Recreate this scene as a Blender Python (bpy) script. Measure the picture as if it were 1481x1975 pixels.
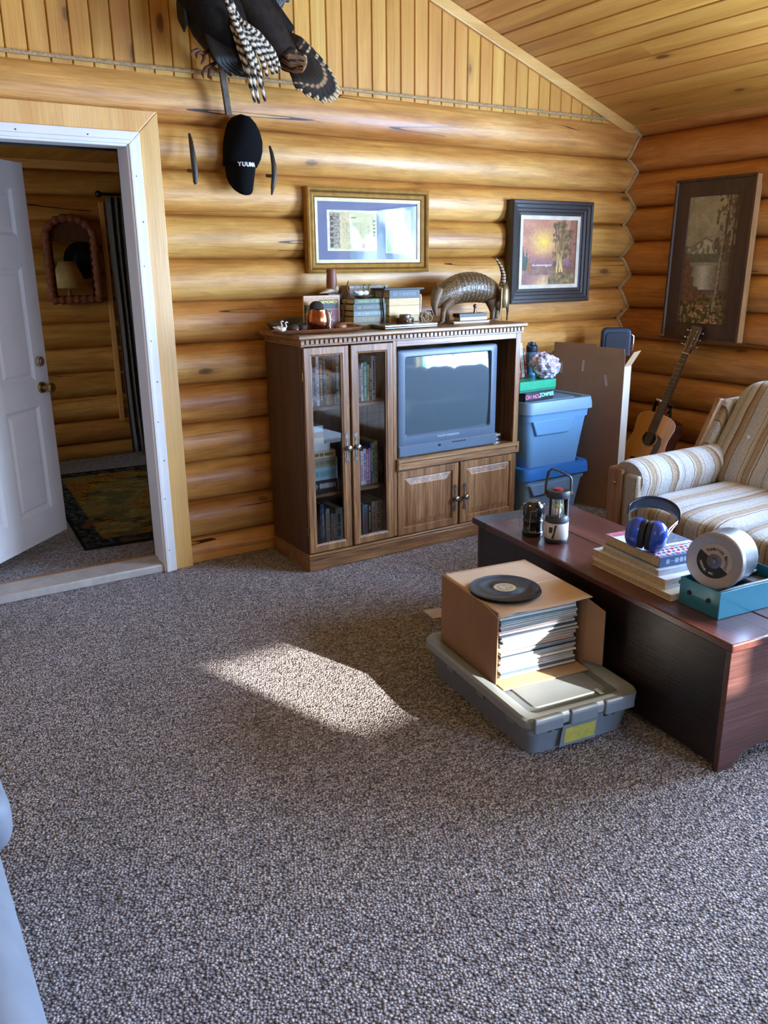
import bpy, bmesh, math, random
from mathutils import Vector, Matrix, noise
for o in list(bpy.data.objects):
    bpy.data.objects.remove(o)
S = bpy.context.scene
COL = S.collection
R = math.radians
random.seed(7)

# ------------------------------------------------------------------ camera
CAM = Vector((-4.6466, -4.1741, 1.55))
YAW, PIT, ROL, FPX = 0.563669, 0.290677, -0.010033, 1599.17
FW = Vector((math.sin(YAW)*math.cos(PIT), math.cos(YAW)*math.cos(PIT), -math.sin(PIT)))
_rt = Vector((math.cos(YAW), -math.sin(YAW), 0)); _up = _rt.cross(FW)
RT = _rt*math.cos(ROL) + _up*math.sin(ROL)
UP = -_rt*math.sin(ROL) + _up*math.cos(ROL)
cd = bpy.data.cameras.new('camera'); cam = bpy.data.objects.new('camera', cd); COL.objects.link(cam)
m = Matrix((RT, UP, -FW)).transposed().to_4x4(); m.translation = CAM
cam.matrix_world = m
cd.sensor_fit = 'VERTICAL'; cd.sensor_height = 36; cd.lens = FPX*36/1975; cd.clip_start = .05
S.camera = cam

# ------------------------------------------------------------------ world, sun, windows, exposure
S.view_settings.view_transform = 'Standard'; S.view_settings.look = 'None'
S.view_settings.gamma = 1; S.view_settings.use_curve_mapping = False
EXPOSURE = 1.08
WORLD_STRENGTH = 3.0
SUN_STRENGTH = 13.0
SKY_LOW, SKY_HIGH = (.80, .88, 1, 1), (.50, .68, 1, 1)
S.view_settings.exposure = EXPOSURE
S.cycles.use_denoising = True
S.cycles.max_bounces = 8; S.cycles.diffuse_bounces = 5; S.cycles.glossy_bounces = 4
S.cycles.transparent_max_bounces = 12; S.cycles.transmission_bounces = 4
S.cycles.sample_clamp_indirect = 6
S.cycles.caustics_reflective = False; S.cycles.caustics_refractive = False
W = bpy.data.worlds.new('sky'); S.world = W; W.use_nodes = True
nt = W.node_tree; N = nt.nodes; L = nt.links; N.clear()
tc = N.new('ShaderNodeTexCoord'); sx = N.new('ShaderNodeSeparateXYZ'); L.new(tc.outputs['Generated'], sx.inputs[0])
nz = N.new('ShaderNodeTexNoise'); nz.inputs['Scale'].default_value = 9; nz.inputs['Detail'].default_value = 6
L.new(tc.outputs['Generated'], nz.inputs['Vector'])
mm = N.new('ShaderNodeMath'); mm.operation = 'MULTIPLY_ADD'; mm.inputs[1].default_value = -.35; L.new(nz.outputs['Fac'], mm.inputs[0]); L.new(sx.outputs['Z'], mm.inputs[2])
rp = N.new('ShaderNodeValToRGB'); L.new(mm.outputs[0], rp.inputs[0])
e = rp.color_ramp.elements
e[0].position = 0.0; e[0].color = (.05, .09, .035, 1)
e[1].position = .02; e[1].color = SKY_LOW
k = e.new(.6); k.color = SKY_HIGH
bg = N.new('ShaderNodeBackground'); bg.inputs['Strength'].default_value = WORLD_STRENGTH; L.new(rp.outputs[0], bg.inputs[0])
wo = N.new('ShaderNodeOutputWorld'); L.new(bg.outputs[0], wo.inputs[0])
SUN_AZ, SUN_EL = R(18.5), R(17.5)       # light travels towards +y and a little -x
sd = Vector((-math.sin(SUN_AZ)*math.cos(SUN_EL), math.cos(SUN_AZ)*math.cos(SUN_EL), -math.sin(SUN_EL)))
sl = bpy.data.lights.new('sun', 'SUN'); sl.energy = SUN_STRENGTH; sl.angle = R(.5); sl.color = (1, .93, .82)
so = bpy.data.objects.new('sun', sl); COL.objects.link(so); so.rotation_euler = sd.to_track_quat('-Z', 'Y').to_euler(); so.location = (2, -9, 5)

# window openings: (lo, hi along the wall, sill z, head z) and how bright the sky is through them
WIN_RIGHT = [(-4.1, -1.85, .80, 2.10), (-6.7, -4.7, .80, 2.10)]     # wall x=0, y ranges
WIN_REAR = [(-3.7, -2.1, .74, 2.10), (-1.9, -.45, .74, 2.10)]      # wall y=-7, x ranges
FILL_WIN_LEFT = [(-6.8, -4.6, .80, 2.2)]                                # wall x=-6.6, y ranges; unseen window added for more light
FILL_WIN_FAR = [(.9, 2.3, .9, 2.0)]                                     # unseen window added to light the room; bedroom wall x=-4.9
L_RIGHT, L_REAR, L_LEFT, L_FAR = (40.0, 6.0), (2.5, 18.0), .4, 1.6
def daylight(c, nrm, w, h, lum, tint):
    """the sky and trees seen through one window: an area light filling the opening"""
    a = bpy.data.lights.new('window_daylight', 'AREA'); a.shape = 'RECTANGLE'; a.size = w; a.size_y = h
    a.energy = lum*math.pi*w*h; a.use_nodes = True
    t = a.node_tree; em = t.nodes['Emission']
    g = t.nodes.new('ShaderNodeNewGeometry'); n = t.nodes.new('ShaderNodeTexNoise'); n.inputs['Scale'].default_value = 3.5; n.inputs['Detail'].default_value = 6
    t.links.new(g.outputs['Position'], n.inputs['Vector'])
    r = t.nodes.new('ShaderNodeValToRGB'); q = r.color_ramp.elements
    q[0].position = .40; q[0].color = (.10*tint[0], .22*tint[1], .10*tint[2], 1); q[1].position = .56; q[1].color = tint + (1,)
    t.links.new(n.outputs['Fac'], r.inputs[0]); t.links.new(r.outputs[0], em.inputs['Color'])
    o = bpy.data.objects.new('window_daylight', a); COL.objects.link(o); o.location = c
    o.rotation_euler = Vector(nrm).to_track_quat('-Z', 'Y').to_euler()
BLUE, PALE = (.58, .80, 1.34), (.9, .95, 1.05)
for (a, b, z0, z1), lum in zip(WIN_RIGHT, L_RIGHT): daylight((.10, (a+b)/2, (z0+z1)/2), (-1, 0, 0), b-a-.06, z1-z0-.06, lum, BLUE)
for (a, b, z0, z1), lum in zip(WIN_REAR, L_REAR): daylight(((a+b)/2, -7.08, (z0+z1)/2), (0, 1, 0), b-a-.06, z1-z0-.06, lum, BLUE)
for a, b, z0, z1 in FILL_WIN_LEFT: daylight((-6.68, (a+b)/2, (z0+z1)/2), (1, 0, 0), b-a-.06, z1-z0-.06, L_LEFT, PALE)
for a, b, z0, z1 in FILL_WIN_FAR: daylight((-4.98, (a+b)/2, (z0+z1)/2), (1, 0, 0), b-a-.06, z1-z0-.06, L_FAR, PALE)

# ------------------------------------------------------------------ helpers
def at(px, py, ax, val):
    """the point seen at a photo position on the plane axis=val"""
    d = FW + RT*((px-740.5)/FPX) - UP*((py-987.5)/FPX)
    i = 'xyz'.index(ax)
    return CAM + d*((val-CAM[i])/d[i])
PM = {}
def ident(): return Matrix.Identity(4)
def TR(x, y, z): return Matrix.Translation((x, y, z))
def RZ(a): return Matrix.Rotation(a, 4, 'Z')
def RX(a): return Matrix.Rotation(a, 4, 'X')
def RY(a): return Matrix.Rotation(a, 4, 'Y')
def frame(o, x, y, z):
    m = Matrix((Vector(x), Vector(y), Vector(z))).transposed().to_4x4(); m.translation = Vector(o); return m
class MB:
    def __init__(s): s.bm = bmesh.new(); s.mi = 0
    def _faces(s, n0):
        s.bm.faces.ensure_lookup_table()
        for f in s.bm.faces[n0:]: f.material_index = s.mi
    def box(s, lo, hi, M=None):
        lo = Vector(lo); hi = Vector(hi); n0 = len(s.bm.faces)
        v = []
        for z in (lo.z, hi.z):
            for x, y in ((lo.x, lo.y), (hi.x, lo.y), (hi.x, hi.y), (lo.x, hi.y)):
                p = Vector((x, y, z)); v.append(s.bm.verts.new(M @ p if M else p))
        for q in ((3, 2, 1, 0), (4, 5, 6, 7), (0, 1, 5, 4), (1, 2, 6, 5), (2, 3, 7, 6), (3, 0, 4, 7)):
            s.bm.faces.new([v[i] for i in q])
        s._faces(n0); return s
    def loops(s, loops, closed=True, cap0=False, cap1=False, M=None):
        n0 = len(s.bm.faces)
        L = [[s.bm.verts.new(M @ Vector(p) if M else Vector(p)) for p in l] for l in loops]
        n = len(L[0])
        for a, b in zip(L, L[1:]):
            for i in range(n if closed else n-1):
                j = (i+1) % n
                try: s.bm.faces.new((a[i], a[j], b[j], b[i]))
                except ValueError: pass
        if cap0: s.bm.faces.new(list(reversed(L[0])))
        if cap1: s.bm.faces.new(L[-1])
        s._faces(n0); return s
    def tube(s, pts, r, n=8, caps=True, flat=1, M=None, up=None):
        pts = [Vector(p) for p in pts]; rs = r if isinstance(r, (list, tuple)) else [r]*len(pts)
        t0 = (pts[1]-pts[0]).normalized()
        ref = Vector(up) if up else (Vector((0, 0, 1)) if abs(t0.z) < .9 else Vector((1, 0, 0)))
        u = t0.cross(ref).normalized(); loops = []
        for i, p in enumerate(pts):
            t = (pts[min(i+1, len(pts)-1)]-pts[max(i-1, 0)]).normalized()
            u = (u - t*u.dot(t)).normalized(); w = t.cross(u)
            loops.append([p + (u*math.cos(2*math.pi*k/n) + w*math.sin(2*math.pi*k/n)*flat)*rs[i] for k in range(n)])
        return s.loops(loops, True, caps, caps, M)
    def cyl(s, p0, p1, r0, r1=None, n=20, M=None): return s.tube([p0, p1], [r0, r0 if r1 is None else r1], n, True, 1, M)
    def lathe(s, prof, n=28, M=None, cap0=True, cap1=True):
        loops = [[(r*math.cos(2*math.pi*k/n), r*math.sin(2*math.pi*k/n), z) for k in range(n)] for r, z in prof]
        return s.loops(loops, True, cap0, cap1, M)
    def prism(s, poly, h0, h1, M=None):
        return s.loops([[(x, y, h0) for x, y in poly], [(x, y, h1) for x, y in poly]], True, True, True, M)
    def sweep(s, rect, prof, M=None, cap=False, capb=False):
        """rect in local XZ seen from -y, prof = [(inset, y)]"""
        x0, x1, z0, z1 = rect; loops = []
        for i, y in prof: loops.append([(x0+i, y, z0+i), (x1-i, y, z0+i), (x1-i, y, z1-i), (x0+i, y, z1-i)])
        return s.loops(loops, True, capb, cap, M)
    def surf(s, fn, nu, nv, cu=False, cv=False, M=None):
        n0 = len(s.bm.faces)
        V = [[s.bm.verts.new((M @ Vector(fn(i/nu, j/nv))) if M else Vector(fn(i/nu, j/nv))) for j in range(nv if cv else nv+1)] for i in range(nu if cu else nu+1)]
        for i in range(nu):
            for j in range(nv):
                a = V[i]; b = V[(i+1) % len(V)]
                s.bm.faces.new((a[j], b[j], b[(j+1) % len(b)], a[(j+1) % len(a)]))
        s._faces(n0); return s
    def ball(s, c, r, nu=20, nv=12, M=None, e=1.0):
        c = Vector(c); r = Vector(r) if not isinstance(r, (int, float)) else Vector((r, r, r))
        def sp(x): return math.copysign(abs(x)**e, x)
        def f(u, v):
            a = u*2*math.pi; b = (v-.5)*math.pi
            return (c.x+r.x*sp(math.cos(a))*sp(math.cos(b)), c.y+r.y*sp(math.sin(a))*sp(math.cos(b)), c.z+r.z*sp(math.sin(b)))
        s.surf(f, nu, nv, True, False, M); bmesh.ops.remove_doubles(s.bm, verts=s.bm.verts, dist=1e-6); return s
    def text(s, txt, size, M, arc=None, extr=.0008, bold=0):
        """txt in local XY, centred; arc=(radius, centre angle, inside) sets the letters on a circle"""
        def one(t, mat):
            c = bpy.data.curves.new('t', 'FONT'); c.body = t; c.size = size; c.extrude = extr; c.align_x = 'CENTER'; c.align_y = 'CENTER'; c.offset = bold
            o = bpy.data.objects.new('t', c); COL.objects.link(o); bpy.context.view_layer.update()
            me = bpy.data.meshes.new_from_object(o.evaluated_get(bpy.context.evaluated_depsgraph_get()))
            wd = o.dimensions.x
            bpy.data.objects.remove(o); bpy.data.curves.remove(c)
            n0 = len(s.bm.faces); v0 = len(s.bm.verts)
            s.bm.from_mesh(me); s.bm.verts.ensure_lookup_table()
            for v in s.bm.verts[v0:]: v.co = mat @ v.co
            s._faces(n0); bpy.data.meshes.remove(me); return wd
        if not arc: one(txt, M); return s
        rad, mid, sgn = arc; step = size*.56/rad
        for i, ch in enumerate(txt):
            if ch == ' ': continue
            a = mid - sgn*(i-(len(txt)-1)/2)*step
            one(ch, M @ TR(rad*math.cos(a), rad*math.sin(a), 0) @ RZ(a-math.pi/2 if sgn > 0 else a+math.pi/2))
        return s
    def build(s, name, mats, parent=None, local=False, smooth=True, ang=35, bevel=0, seg=2, solid=0, sub=0, rec=True):
        if rec: bmesh.ops.recalc_face_normals(s.bm, faces=s.bm.faces)
        if parent is not None and not local:
            inv = PM[parent.name].inverted()
            s.bm.transform(inv)
        me = bpy.data.meshes.new(name); s.bm.to_mesh(me); s.bm.free()
        for mt in (mats if isinstance(mats, (list, tuple)) else [mats]): me.materials.append(mt)
        if smooth:
            me.shade_smooth()
            try: me.set_sharp_from_angle(angle=R(ang))
            except Exception: pass
        o = bpy.data.objects.new(name, me); COL.objects.link(o)
        if parent is not None: o.parent = parent; PM[o.name] = PM[parent.name]
        else: PM[o.name] = ident()
        if solid: md = o.modifiers.new('solid', 'SOLIDIFY'); md.thickness = solid; md.offset = 0
        if bevel: md = o.modifiers.new('bevel', 'BEVEL'); md.width = bevel; md.segments = seg; md.limit_method = 'ANGLE'; md.angle_limit = R(40)
        if sub: md = o.modifiers.new('sub', 'SUBSURF'); md.levels = sub; md.render_levels = sub
        return o
def thing(name, label, cat, loc=(0, 0, 0), rz=0, group=None, M=None):
    o = bpy.data.objects.new(name, None); o.empty_display_size = .05; COL.objects.link(o)
    mt = M if M is not None else TR(*loc) @ RZ(rz)
    o.matrix_basis = mt; PM[o.name] = mt.copy()
    tag(o, label, cat, group); return o
def tag(o, label, cat, group=None, kind=None):
    o['label'] = label; o['category'] = cat
    if group: o['group'] = group
    if kind: o['kind'] = kind
    return o
def struct(o, label=None, cat=None):
    o['kind'] = 'structure'
    if label: o['label'] = label; o['category'] = cat
    return o
ORD = 'first second third fourth fifth sixth seventh eighth ninth tenth eleventh twelfth thirteenth fourteenth fifteenth sixteenth seventeenth eighteenth nineteenth twentieth'.split()
def nth(i):
    if i < 20: return ORD[i]
    t = {2: 'twenty', 3: 'thirty'}[(i+1)//10]
    return {2: 'twentieth', 3: 'thirtieth'}[(i+1)//10] if (i+1) % 10 == 0 else t + '-' + ORD[(i+1) % 10-1]

# ------------------------------------------------------------------ materials
def lin(c):
    if isinstance(c, str): c = [int(c[i:i+2], 16) for i in (0, 2, 4)]
    return tuple(((v/255)/12.92 if v/255 <= .04045 else ((v/255+.055)/1.055)**2.4) for v in c) + (1,)
class NT:
    def __init__(s, name):
        s.m = bpy.data.materials.new(name); s.m.use_nodes = True; s.t = s.m.node_tree; s.t.nodes.clear()
        s.out = s.n('ShaderNodeOutputMaterial'); s.b = s.n('ShaderNodeBsdfPrincipled'); s.l(s.b.outputs[0], s.out.inputs[0])
    def n(s, k, **kw):
        x = s.t.nodes.new(k)
        for a, v in kw.items(): setattr(x, a, v)
        return x
    def l(s, a, b): s.t.links.new(a, b)
    def math(s, op, a, b=None, c=None, clamp=False):
        x = s.n('ShaderNodeMath', operation=op, use_clamp=clamp)
        for i, v in enumerate((a, b, c)):
            if v is None: continue
            if isinstance(v, (int, float)): x.inputs[i].default_value = v
            else: s.l(v, x.inputs[i])
        return x.outputs[0]
    def mix(s, f, a, b, blend='MIX'):
        x = s.n('ShaderNodeMix', data_type='RGBA', blend_type=blend)
        for i, v in ((0, f), (6, a), (7, b)):
            if isinstance(v, (int, float)): x.inputs[i].default_value = v
            elif isinstance(v, tuple): x.inputs[i].default_value = v
            else: s.l(v, x.inputs[i])
        return x.outputs[2]
    def ramp(s, f, stops, interp='LINEAR'):
        x = s.n('ShaderNodeValToRGB'); cr = x.color_ramp; cr.interpolation = interp
        while len(cr.elements) < len(stops): cr.elements.new(.5)
        for el, (p, c) in zip(cr.elements, stops): el.position = p; el.color = c
        s.l(f, x.inputs[0]); return x.outputs[0]
    def coord(s, scale=(1, 1, 1), off=None, kind='Object', rot=(0, 0, 0)):
        t = s.n('ShaderNodeTexCoord'); m = s.n('ShaderNodeMapping'); m.inputs['Scale'].default_value = scale; m.inputs['Rotation'].default_value = rot
        s.l(t.outputs[kind], m.inputs[0]); v = m.outputs[0]
        if off is not None:
            a = s.n('ShaderNodeVectorMath', operation='ADD'); s.l(v, a.inputs[0]); s.l(off, a.inputs[1]); v = a.outputs[0]
        return v
    def noise(s, v, scale=5, detail=3, rough=.55, dist=0):
        x = s.n('ShaderNodeTexNoise'); x.inputs['Scale'].default_value = scale; x.inputs['Detail'].default_value = detail
        x.inputs['Roughness'].default_value = rough; x.inputs['Distortion'].default_value = dist; s.l(v, x.inputs['Vector']); return x.outputs['Fac']
    def bump(s, h, st=.3, d=.01):
        x = s.n('ShaderNodeBump'); x.inputs['Strength'].default_value = st; x.inputs['Distance'].default_value = d
        s.l(h, x.inputs['Height']); s.l(x.outputs[0], s.b.inputs['Normal'])
    def set(s, **kw):
        for k, v in kw.items():
            i = s.b.inputs[k.replace('_', ' ')]
            if isinstance(v, (int, float, tuple)): i.default_value = v
            else: s.l(v, i)
        return s
    def island(s):
        g = s.n('ShaderNodeNewGeometry'); return g.outputs['Random Per Island']
    def objrnd(s):
        g = s.n('ShaderNodeObjectInfo'); return g.outputs['Random']
MATS = {}
def plain(name, col, rough=.5, metal=0, var=.12, scale=14, bump=0, coat=0, spec=.5, sheen=0):
    if name in MATS: return MATS[name]
    t = NT(name); c = lin(col)
    f = t.noise(t.coord(), scale, 4)
    k = tuple(max(0, v*(1-var*1.6)) for v in c[:3])+(1,); k2 = tuple(min(1, v*(1+var)) for v in c[:3])+(1,)
    t.set(Base_Color=t.ramp(f, [(.3, k), (.7, k2)]), Roughness=rough, Metallic=metal, Coat_Weight=coat, Specular_IOR_Level=spec)
    if sheen: t.set(Sheen_Weight=sheen)
    if bump: t.bump(t.noise(t.coord(), scale*4, 4), .4, bump)
    MATS[name] = t.m; return t.m
def wood(name, dark, mid, light, axis=0, s=1.0, rough=.4, coat=0.0, knots=0.0, cracks=0.0, ring=9.0, fine=.25, isl=.16, bump=.0006, objr=False):
    t = NT(name)
    rnd = t.objrnd() if objr else t.island()
    cb = t.n('ShaderNodeCombineXYZ')
    for i, q in enumerate((37.3, 91.7, 53.1)): t.l(t.math('MULTIPLY', rnd, q), cb.inputs[i])
    def sc(a, b): v = [b*s]*3; v[axis] = a*s; return tuple(v)
    f1 = t.noise(t.coord(sc(.7, ring), cb.outputs[0]), 1, 4, .55, .8)
    f2 = t.noise(t.coord(sc(4, 150), cb.outputs[0]), 1, 3, .6)
    col = t.ramp(f1, [(.28, lin(dark)), (.5, lin(mid)), (.72, lin(light))])
    g = t.ramp(f2, [(.3, (1-fine*1.5,)*3+(1,)), (.65, (1,)*3+(1,))])
    col = t.mix(1.0, col, g, 'MULTIPLY')
    hv = t.n('ShaderNodeHueSaturation'); t.l(col, hv.inputs['Color'])
    t.l(t.math('MULTIPLY_ADD', rnd, isl*2, 1-isl), hv.inputs['Value'])
    t.l(t.math('MULTIPLY_ADD', t.math('FRACT', t.math('MULTIPLY', rnd, 17.3)), .010, .495), hv.inputs['Hue'])
    col = hv.outputs[0]; h = f2
    if knots:
        v = t.n('ShaderNodeTexVoronoi'); v.inputs['Scale'].default_value = 1; t.l(t.coord(sc(2.1, 5.0), cb.outputs[0]), v.inputs['Vector'])
        wob = t.math('MULTIPLY_ADD', t.noise(t.coord((30, 30, 30)), 1, 2), .05, v.outputs['Distance'])
        col = t.mix(t.ramp(wob, [(.02, (knots,)*3+(1,)), (.10, (knots*.75,)*3+(1,)), (.125, (.25*knots,)*3+(1,)), (.24, (0, 0, 0, 1))]), col, lin('4a2410'))
    if cracks:
        q = t.noise(t.coord(sc(.16, 5.5), cb.outputs[0]), 1, 2, .5, 0)
        line = t.math('LESS_THAN', t.math('ABSOLUTE', t.math('SUBTRACT', q, .5)), .0019)
        msk = t.math('GREATER_THAN', t.noise(t.coord(sc(.8, 2.5), cb.outputs[0]), 1, 1), .55)
        fac = t.math('MULTIPLY', t.math('MULTIPLY', line, msk), cracks)
        col = t.mix(fac, col, lin('2b1408'))
        dap = t.noise(t.coord(sc(5, 26), cb.outputs[0]), 1, 4, .65, .6)
        col = t.mix(1, col, t.ramp(dap, [(.32, (.80, .77, .73, 1)), (.62, (1.06, 1.06, 1.06, 1))]), 'MULTIPLY')
        h = t.math('SUBTRACT', t.math('ADD', t.math('MULTIPLY', f2, .3), t.math('MULTIPLY', dap, 2.2)), t.math('MULTIPLY', fac, 3))
    t.set(Base_Color=col, Roughness=rough, Coat_Weight=coat, Coat_Roughness=.2)
    if bump: t.bump(h, .5, bump*4)
    MATS[name] = t.m; return t.m
def painted(name, rough=.6, coat=0, bump=0, spec=.4):
    """colour comes from the 'paint' attribute of a canvas mesh"""
    if name in MATS: return MATS[name]
    t = NT(name); a = t.n('ShaderNodeAttribute', attribute_name='paint')
    f = t.noise(t.coord(), 60, 4); v = t.ramp(f, [(.3, (.8, .8, .8, 1)), (.7, (1.1, 1.1, 1.1, 1))])
    t.set(Base_Color=t.mix(1, a.outputs['Color'], v, 'MULTIPLY'), Roughness=rough, Coat_Weight=coat, Specular_IOR_Level=spec)
    if bump: t.bump(t.noise(t.coord(), 220, 3), .6, bump)
    MATS[name] = t.m; return t.m
def canvas(name, mat, x0, x1, z0, z1, y, nu, nv, fn, parent, M=None, dz=None):
    """flat painted sheet in local XZ; fn(u,v)->(r,g,b) 0..1 display values"""
    bm = bmesh.new(); V = []
    for j in range(nv+1):
        for i in range(nu+1):
            p = Vector((x0+(x1-x0)*i/nu, y, z0+(z1-z0)*j/nv))
            V.append(bm.verts.new(M @ p if M else p))
    for j in range(nv):
        for i in range(nu):
            a = j*(nu+1)+i; bm.faces.new((V[a], V[a+1], V[a+nu+2], V[a+nu+1]))
    if parent is not None: bm.transform(PM[parent.name].inverted())
    me = bpy.data.meshes.new(name); bm.to_mesh(me); bm.free()
    at_ = me.color_attributes.new('paint', 'FLOAT_COLOR', 'POINT')
    for j in range(nv+1):
        for i in range(nu+1):
            c = fn(i/nu, j/nv); at_.data[j*(nu+1)+i].color = lin([max(0, min(255, q*255)) for q in c])
    me.materials.append(mat)
    o = bpy.data.objects.new(name, me); COL.objects.link(o)
    if parent is not None: o.parent = parent; PM[o.name] = PM[parent.name]
    return o
def fb(x, y, s, seed=0): return noise.fractal(Vector((x*s+seed*13.7, y*s-seed*7.1, seed*3.3)), .8, 2, 4)*.5+.5
def mixc(a, b, f): f = max(0, min(1, f)); return tuple(p+(q-p)*f for p, q in zip(a, b))

M_glass = NT('clear_glass')
_g = M_glass.n('ShaderNodeBsdfGlossy'); _g.inputs['Roughness'].default_value = .01
_t = M_glass.n('ShaderNodeBsdfTransparent'); _f = M_glass.n('ShaderNodeFresnel'); _f.inputs[0].default_value = 1.52
_x = M_glass.n('ShaderNodeMixShader'); M_glass.l(M_glass.math('MULTIPLY', _f.outputs[0], 1.5, clamp=True), _x.inputs[0]); M_glass.l(_t.outputs[0], _x.inputs[1]); M_glass.l(_g.outputs[0], _x.inputs[2])
M_glass.l(_x.outputs[0], M_glass.out.inputs[0]); M_glass = M_glass.m

M_picglass = M_glass.copy(); M_picglass.name = 'picture_glass'
for _n in M_picglass.node_tree.nodes:
    if _n.type == 'MATH' and _n.operation == 'MULTIPLY': _n.inputs[1].default_value = .13
M_log = wood('varnished_log', 'ab6a28', 'cf964a', 'e4b468', 0, 1, .47, .10, .85, 1, 7, .18, .09)
M_log_y = wood('varnished_log_right', '9f5d22', 'c58540', 'd9a058', 1, 1, .47, .10, .85, 1, 7, .18, .09)
M_board_z = wood('pine_board_upright', 'bd8235', 'cf9745', 'dcaa58', 2, 1, .42, .12, .9, 0, 7, .12, .06)
M_board_y = wood('pine_board_ceiling', 'a86e2b', 'c3893c', 'd69f50', 1, 1, .42, .12, .95, 0, 7, .14, .09)
M_trim = wood('pine_trim', 'c78e45', 'd9a55c', 'e6b974', 2, 1, .4, .2, .9, 0, 6, .1, .04)
M_trim_x = wood('pine_trim_level', 'c78e45', 'd9a55c', 'e6b974', 0, 1, .4, .2, .9, 0, 6, .1, .04)
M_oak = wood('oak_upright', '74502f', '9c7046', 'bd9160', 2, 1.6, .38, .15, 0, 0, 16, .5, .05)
M_oak_x = wood('oak_level', '74502f', '9c7046', 'bd9160', 0, 1.6, .38, .15, 0, 0, 16, .5, .05)
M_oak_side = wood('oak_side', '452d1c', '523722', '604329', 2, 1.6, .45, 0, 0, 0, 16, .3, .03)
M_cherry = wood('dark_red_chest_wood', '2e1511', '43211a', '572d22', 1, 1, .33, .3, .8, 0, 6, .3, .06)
M_cherry_x = wood('dark_red_chest_end', '452a26', '5d3b36', '72504a', 0, 1, .36, .3, .9, 0, 5, .3, .05)
M_white = plain('white_paint', 'dcdad8', .4, 0, .03, 6)
M_doorwhite = plain('door_paint', 'd9d6d6', .42, 0, .03, 5)
M_caulk = plain('corner_caulk', 'b39c74', .8, 0, .12, 40)
M_rope = plain('jute_rope', 'a98f66', .9, 0, .3, 120, .002)
M_black = plain('black_plastic', '16171a', .4, 0, .1)
M_charcoal = plain('charcoal_plastic', '2c3138', .5, 0, .1)
M_darkhole = plain('dark_recess', '0d0b0a', .9)
M_chrome = plain('bright_metal', 'c9c9c9', .18, 1, .03)
M_pewter = plain('aged_pewter', '8d8880', .35, 1, .35, 60)
M_brass = plain('aged_brass', 'a88a52', .3, 1, .2, 40)
M_paper = plain('book_pages', 'd9cba8', .85, 0, .1, 200)
M_card = plain('corrugated_card', '94765d', .8, 0, .06, 9, .0006)
M_cardin = plain('card_inside', '9d7b5a', .85, 0, .06, 9)
M_cream = plain('cream_card', 'e2d8bd', .8, 0, .05)
# ------------------------------------------------------------------ carpet
def carpet_mat():
    t = NT('looped_carpet')
    v = t.n('ShaderNodeTexVoronoi'); v.inputs['Scale'].default_value = 1; v.inputs['Randomness'].default_value = .9
    t.l(t.coord((120, 150, 120), rot=(0, 0, .35)), v.inputs['Vector'])
    h = t.math('SUBTRACT', 1, v.outputs['Distance'])
    rows = t.noise(t.coord((14, 60, 14), rot=(0, 0, .45)), 1, 3, .6)
    blot = t.noise(t.coord((2.2, 2.2, 2.2)), 1, 3)
    sepc = t.n('ShaderNodeSeparateColor'); t.l(v.outputs['Color'], sepc.inputs[0])
    tone = t.ramp(sepc.outputs[0], [(0, lin('776f74')), (.45, lin('a59da2')), (.8, lin('c9c2c6')), (1, lin('e2dcdd'))])
    loop_shade = t.ramp(h, [(.22, (.16, .14, .13, 1)), (.62, (1, 1, 1, 1))])  # darkening between the loops: shade put into the colour
    col = t.mix(1, tone, loop_shade, 'MULTIPLY')
    col = t.mix(1, col, t.ramp(rows, [(.32, (.62, .60, .60, 1)), (.62, (1.1, 1.1, 1.1, 1))]), 'MULTIPLY')
    col = t.mix(1, col, t.ramp(blot, [(.3, (.9, .9, .9, 1)), (.7, (1.06, 1.06, 1.06, 1))]), 'MULTIPLY')
    t.set(Base_Color=col, Roughness=.95, Specular_IOR_Level=.15, Sheen_Weight=.25)
    t.bump(t.math('ADD', h, t.math('MULTIPLY', rows, .8)), 1, .012)
    return t.m
M_carpet = carpet_mat()

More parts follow.
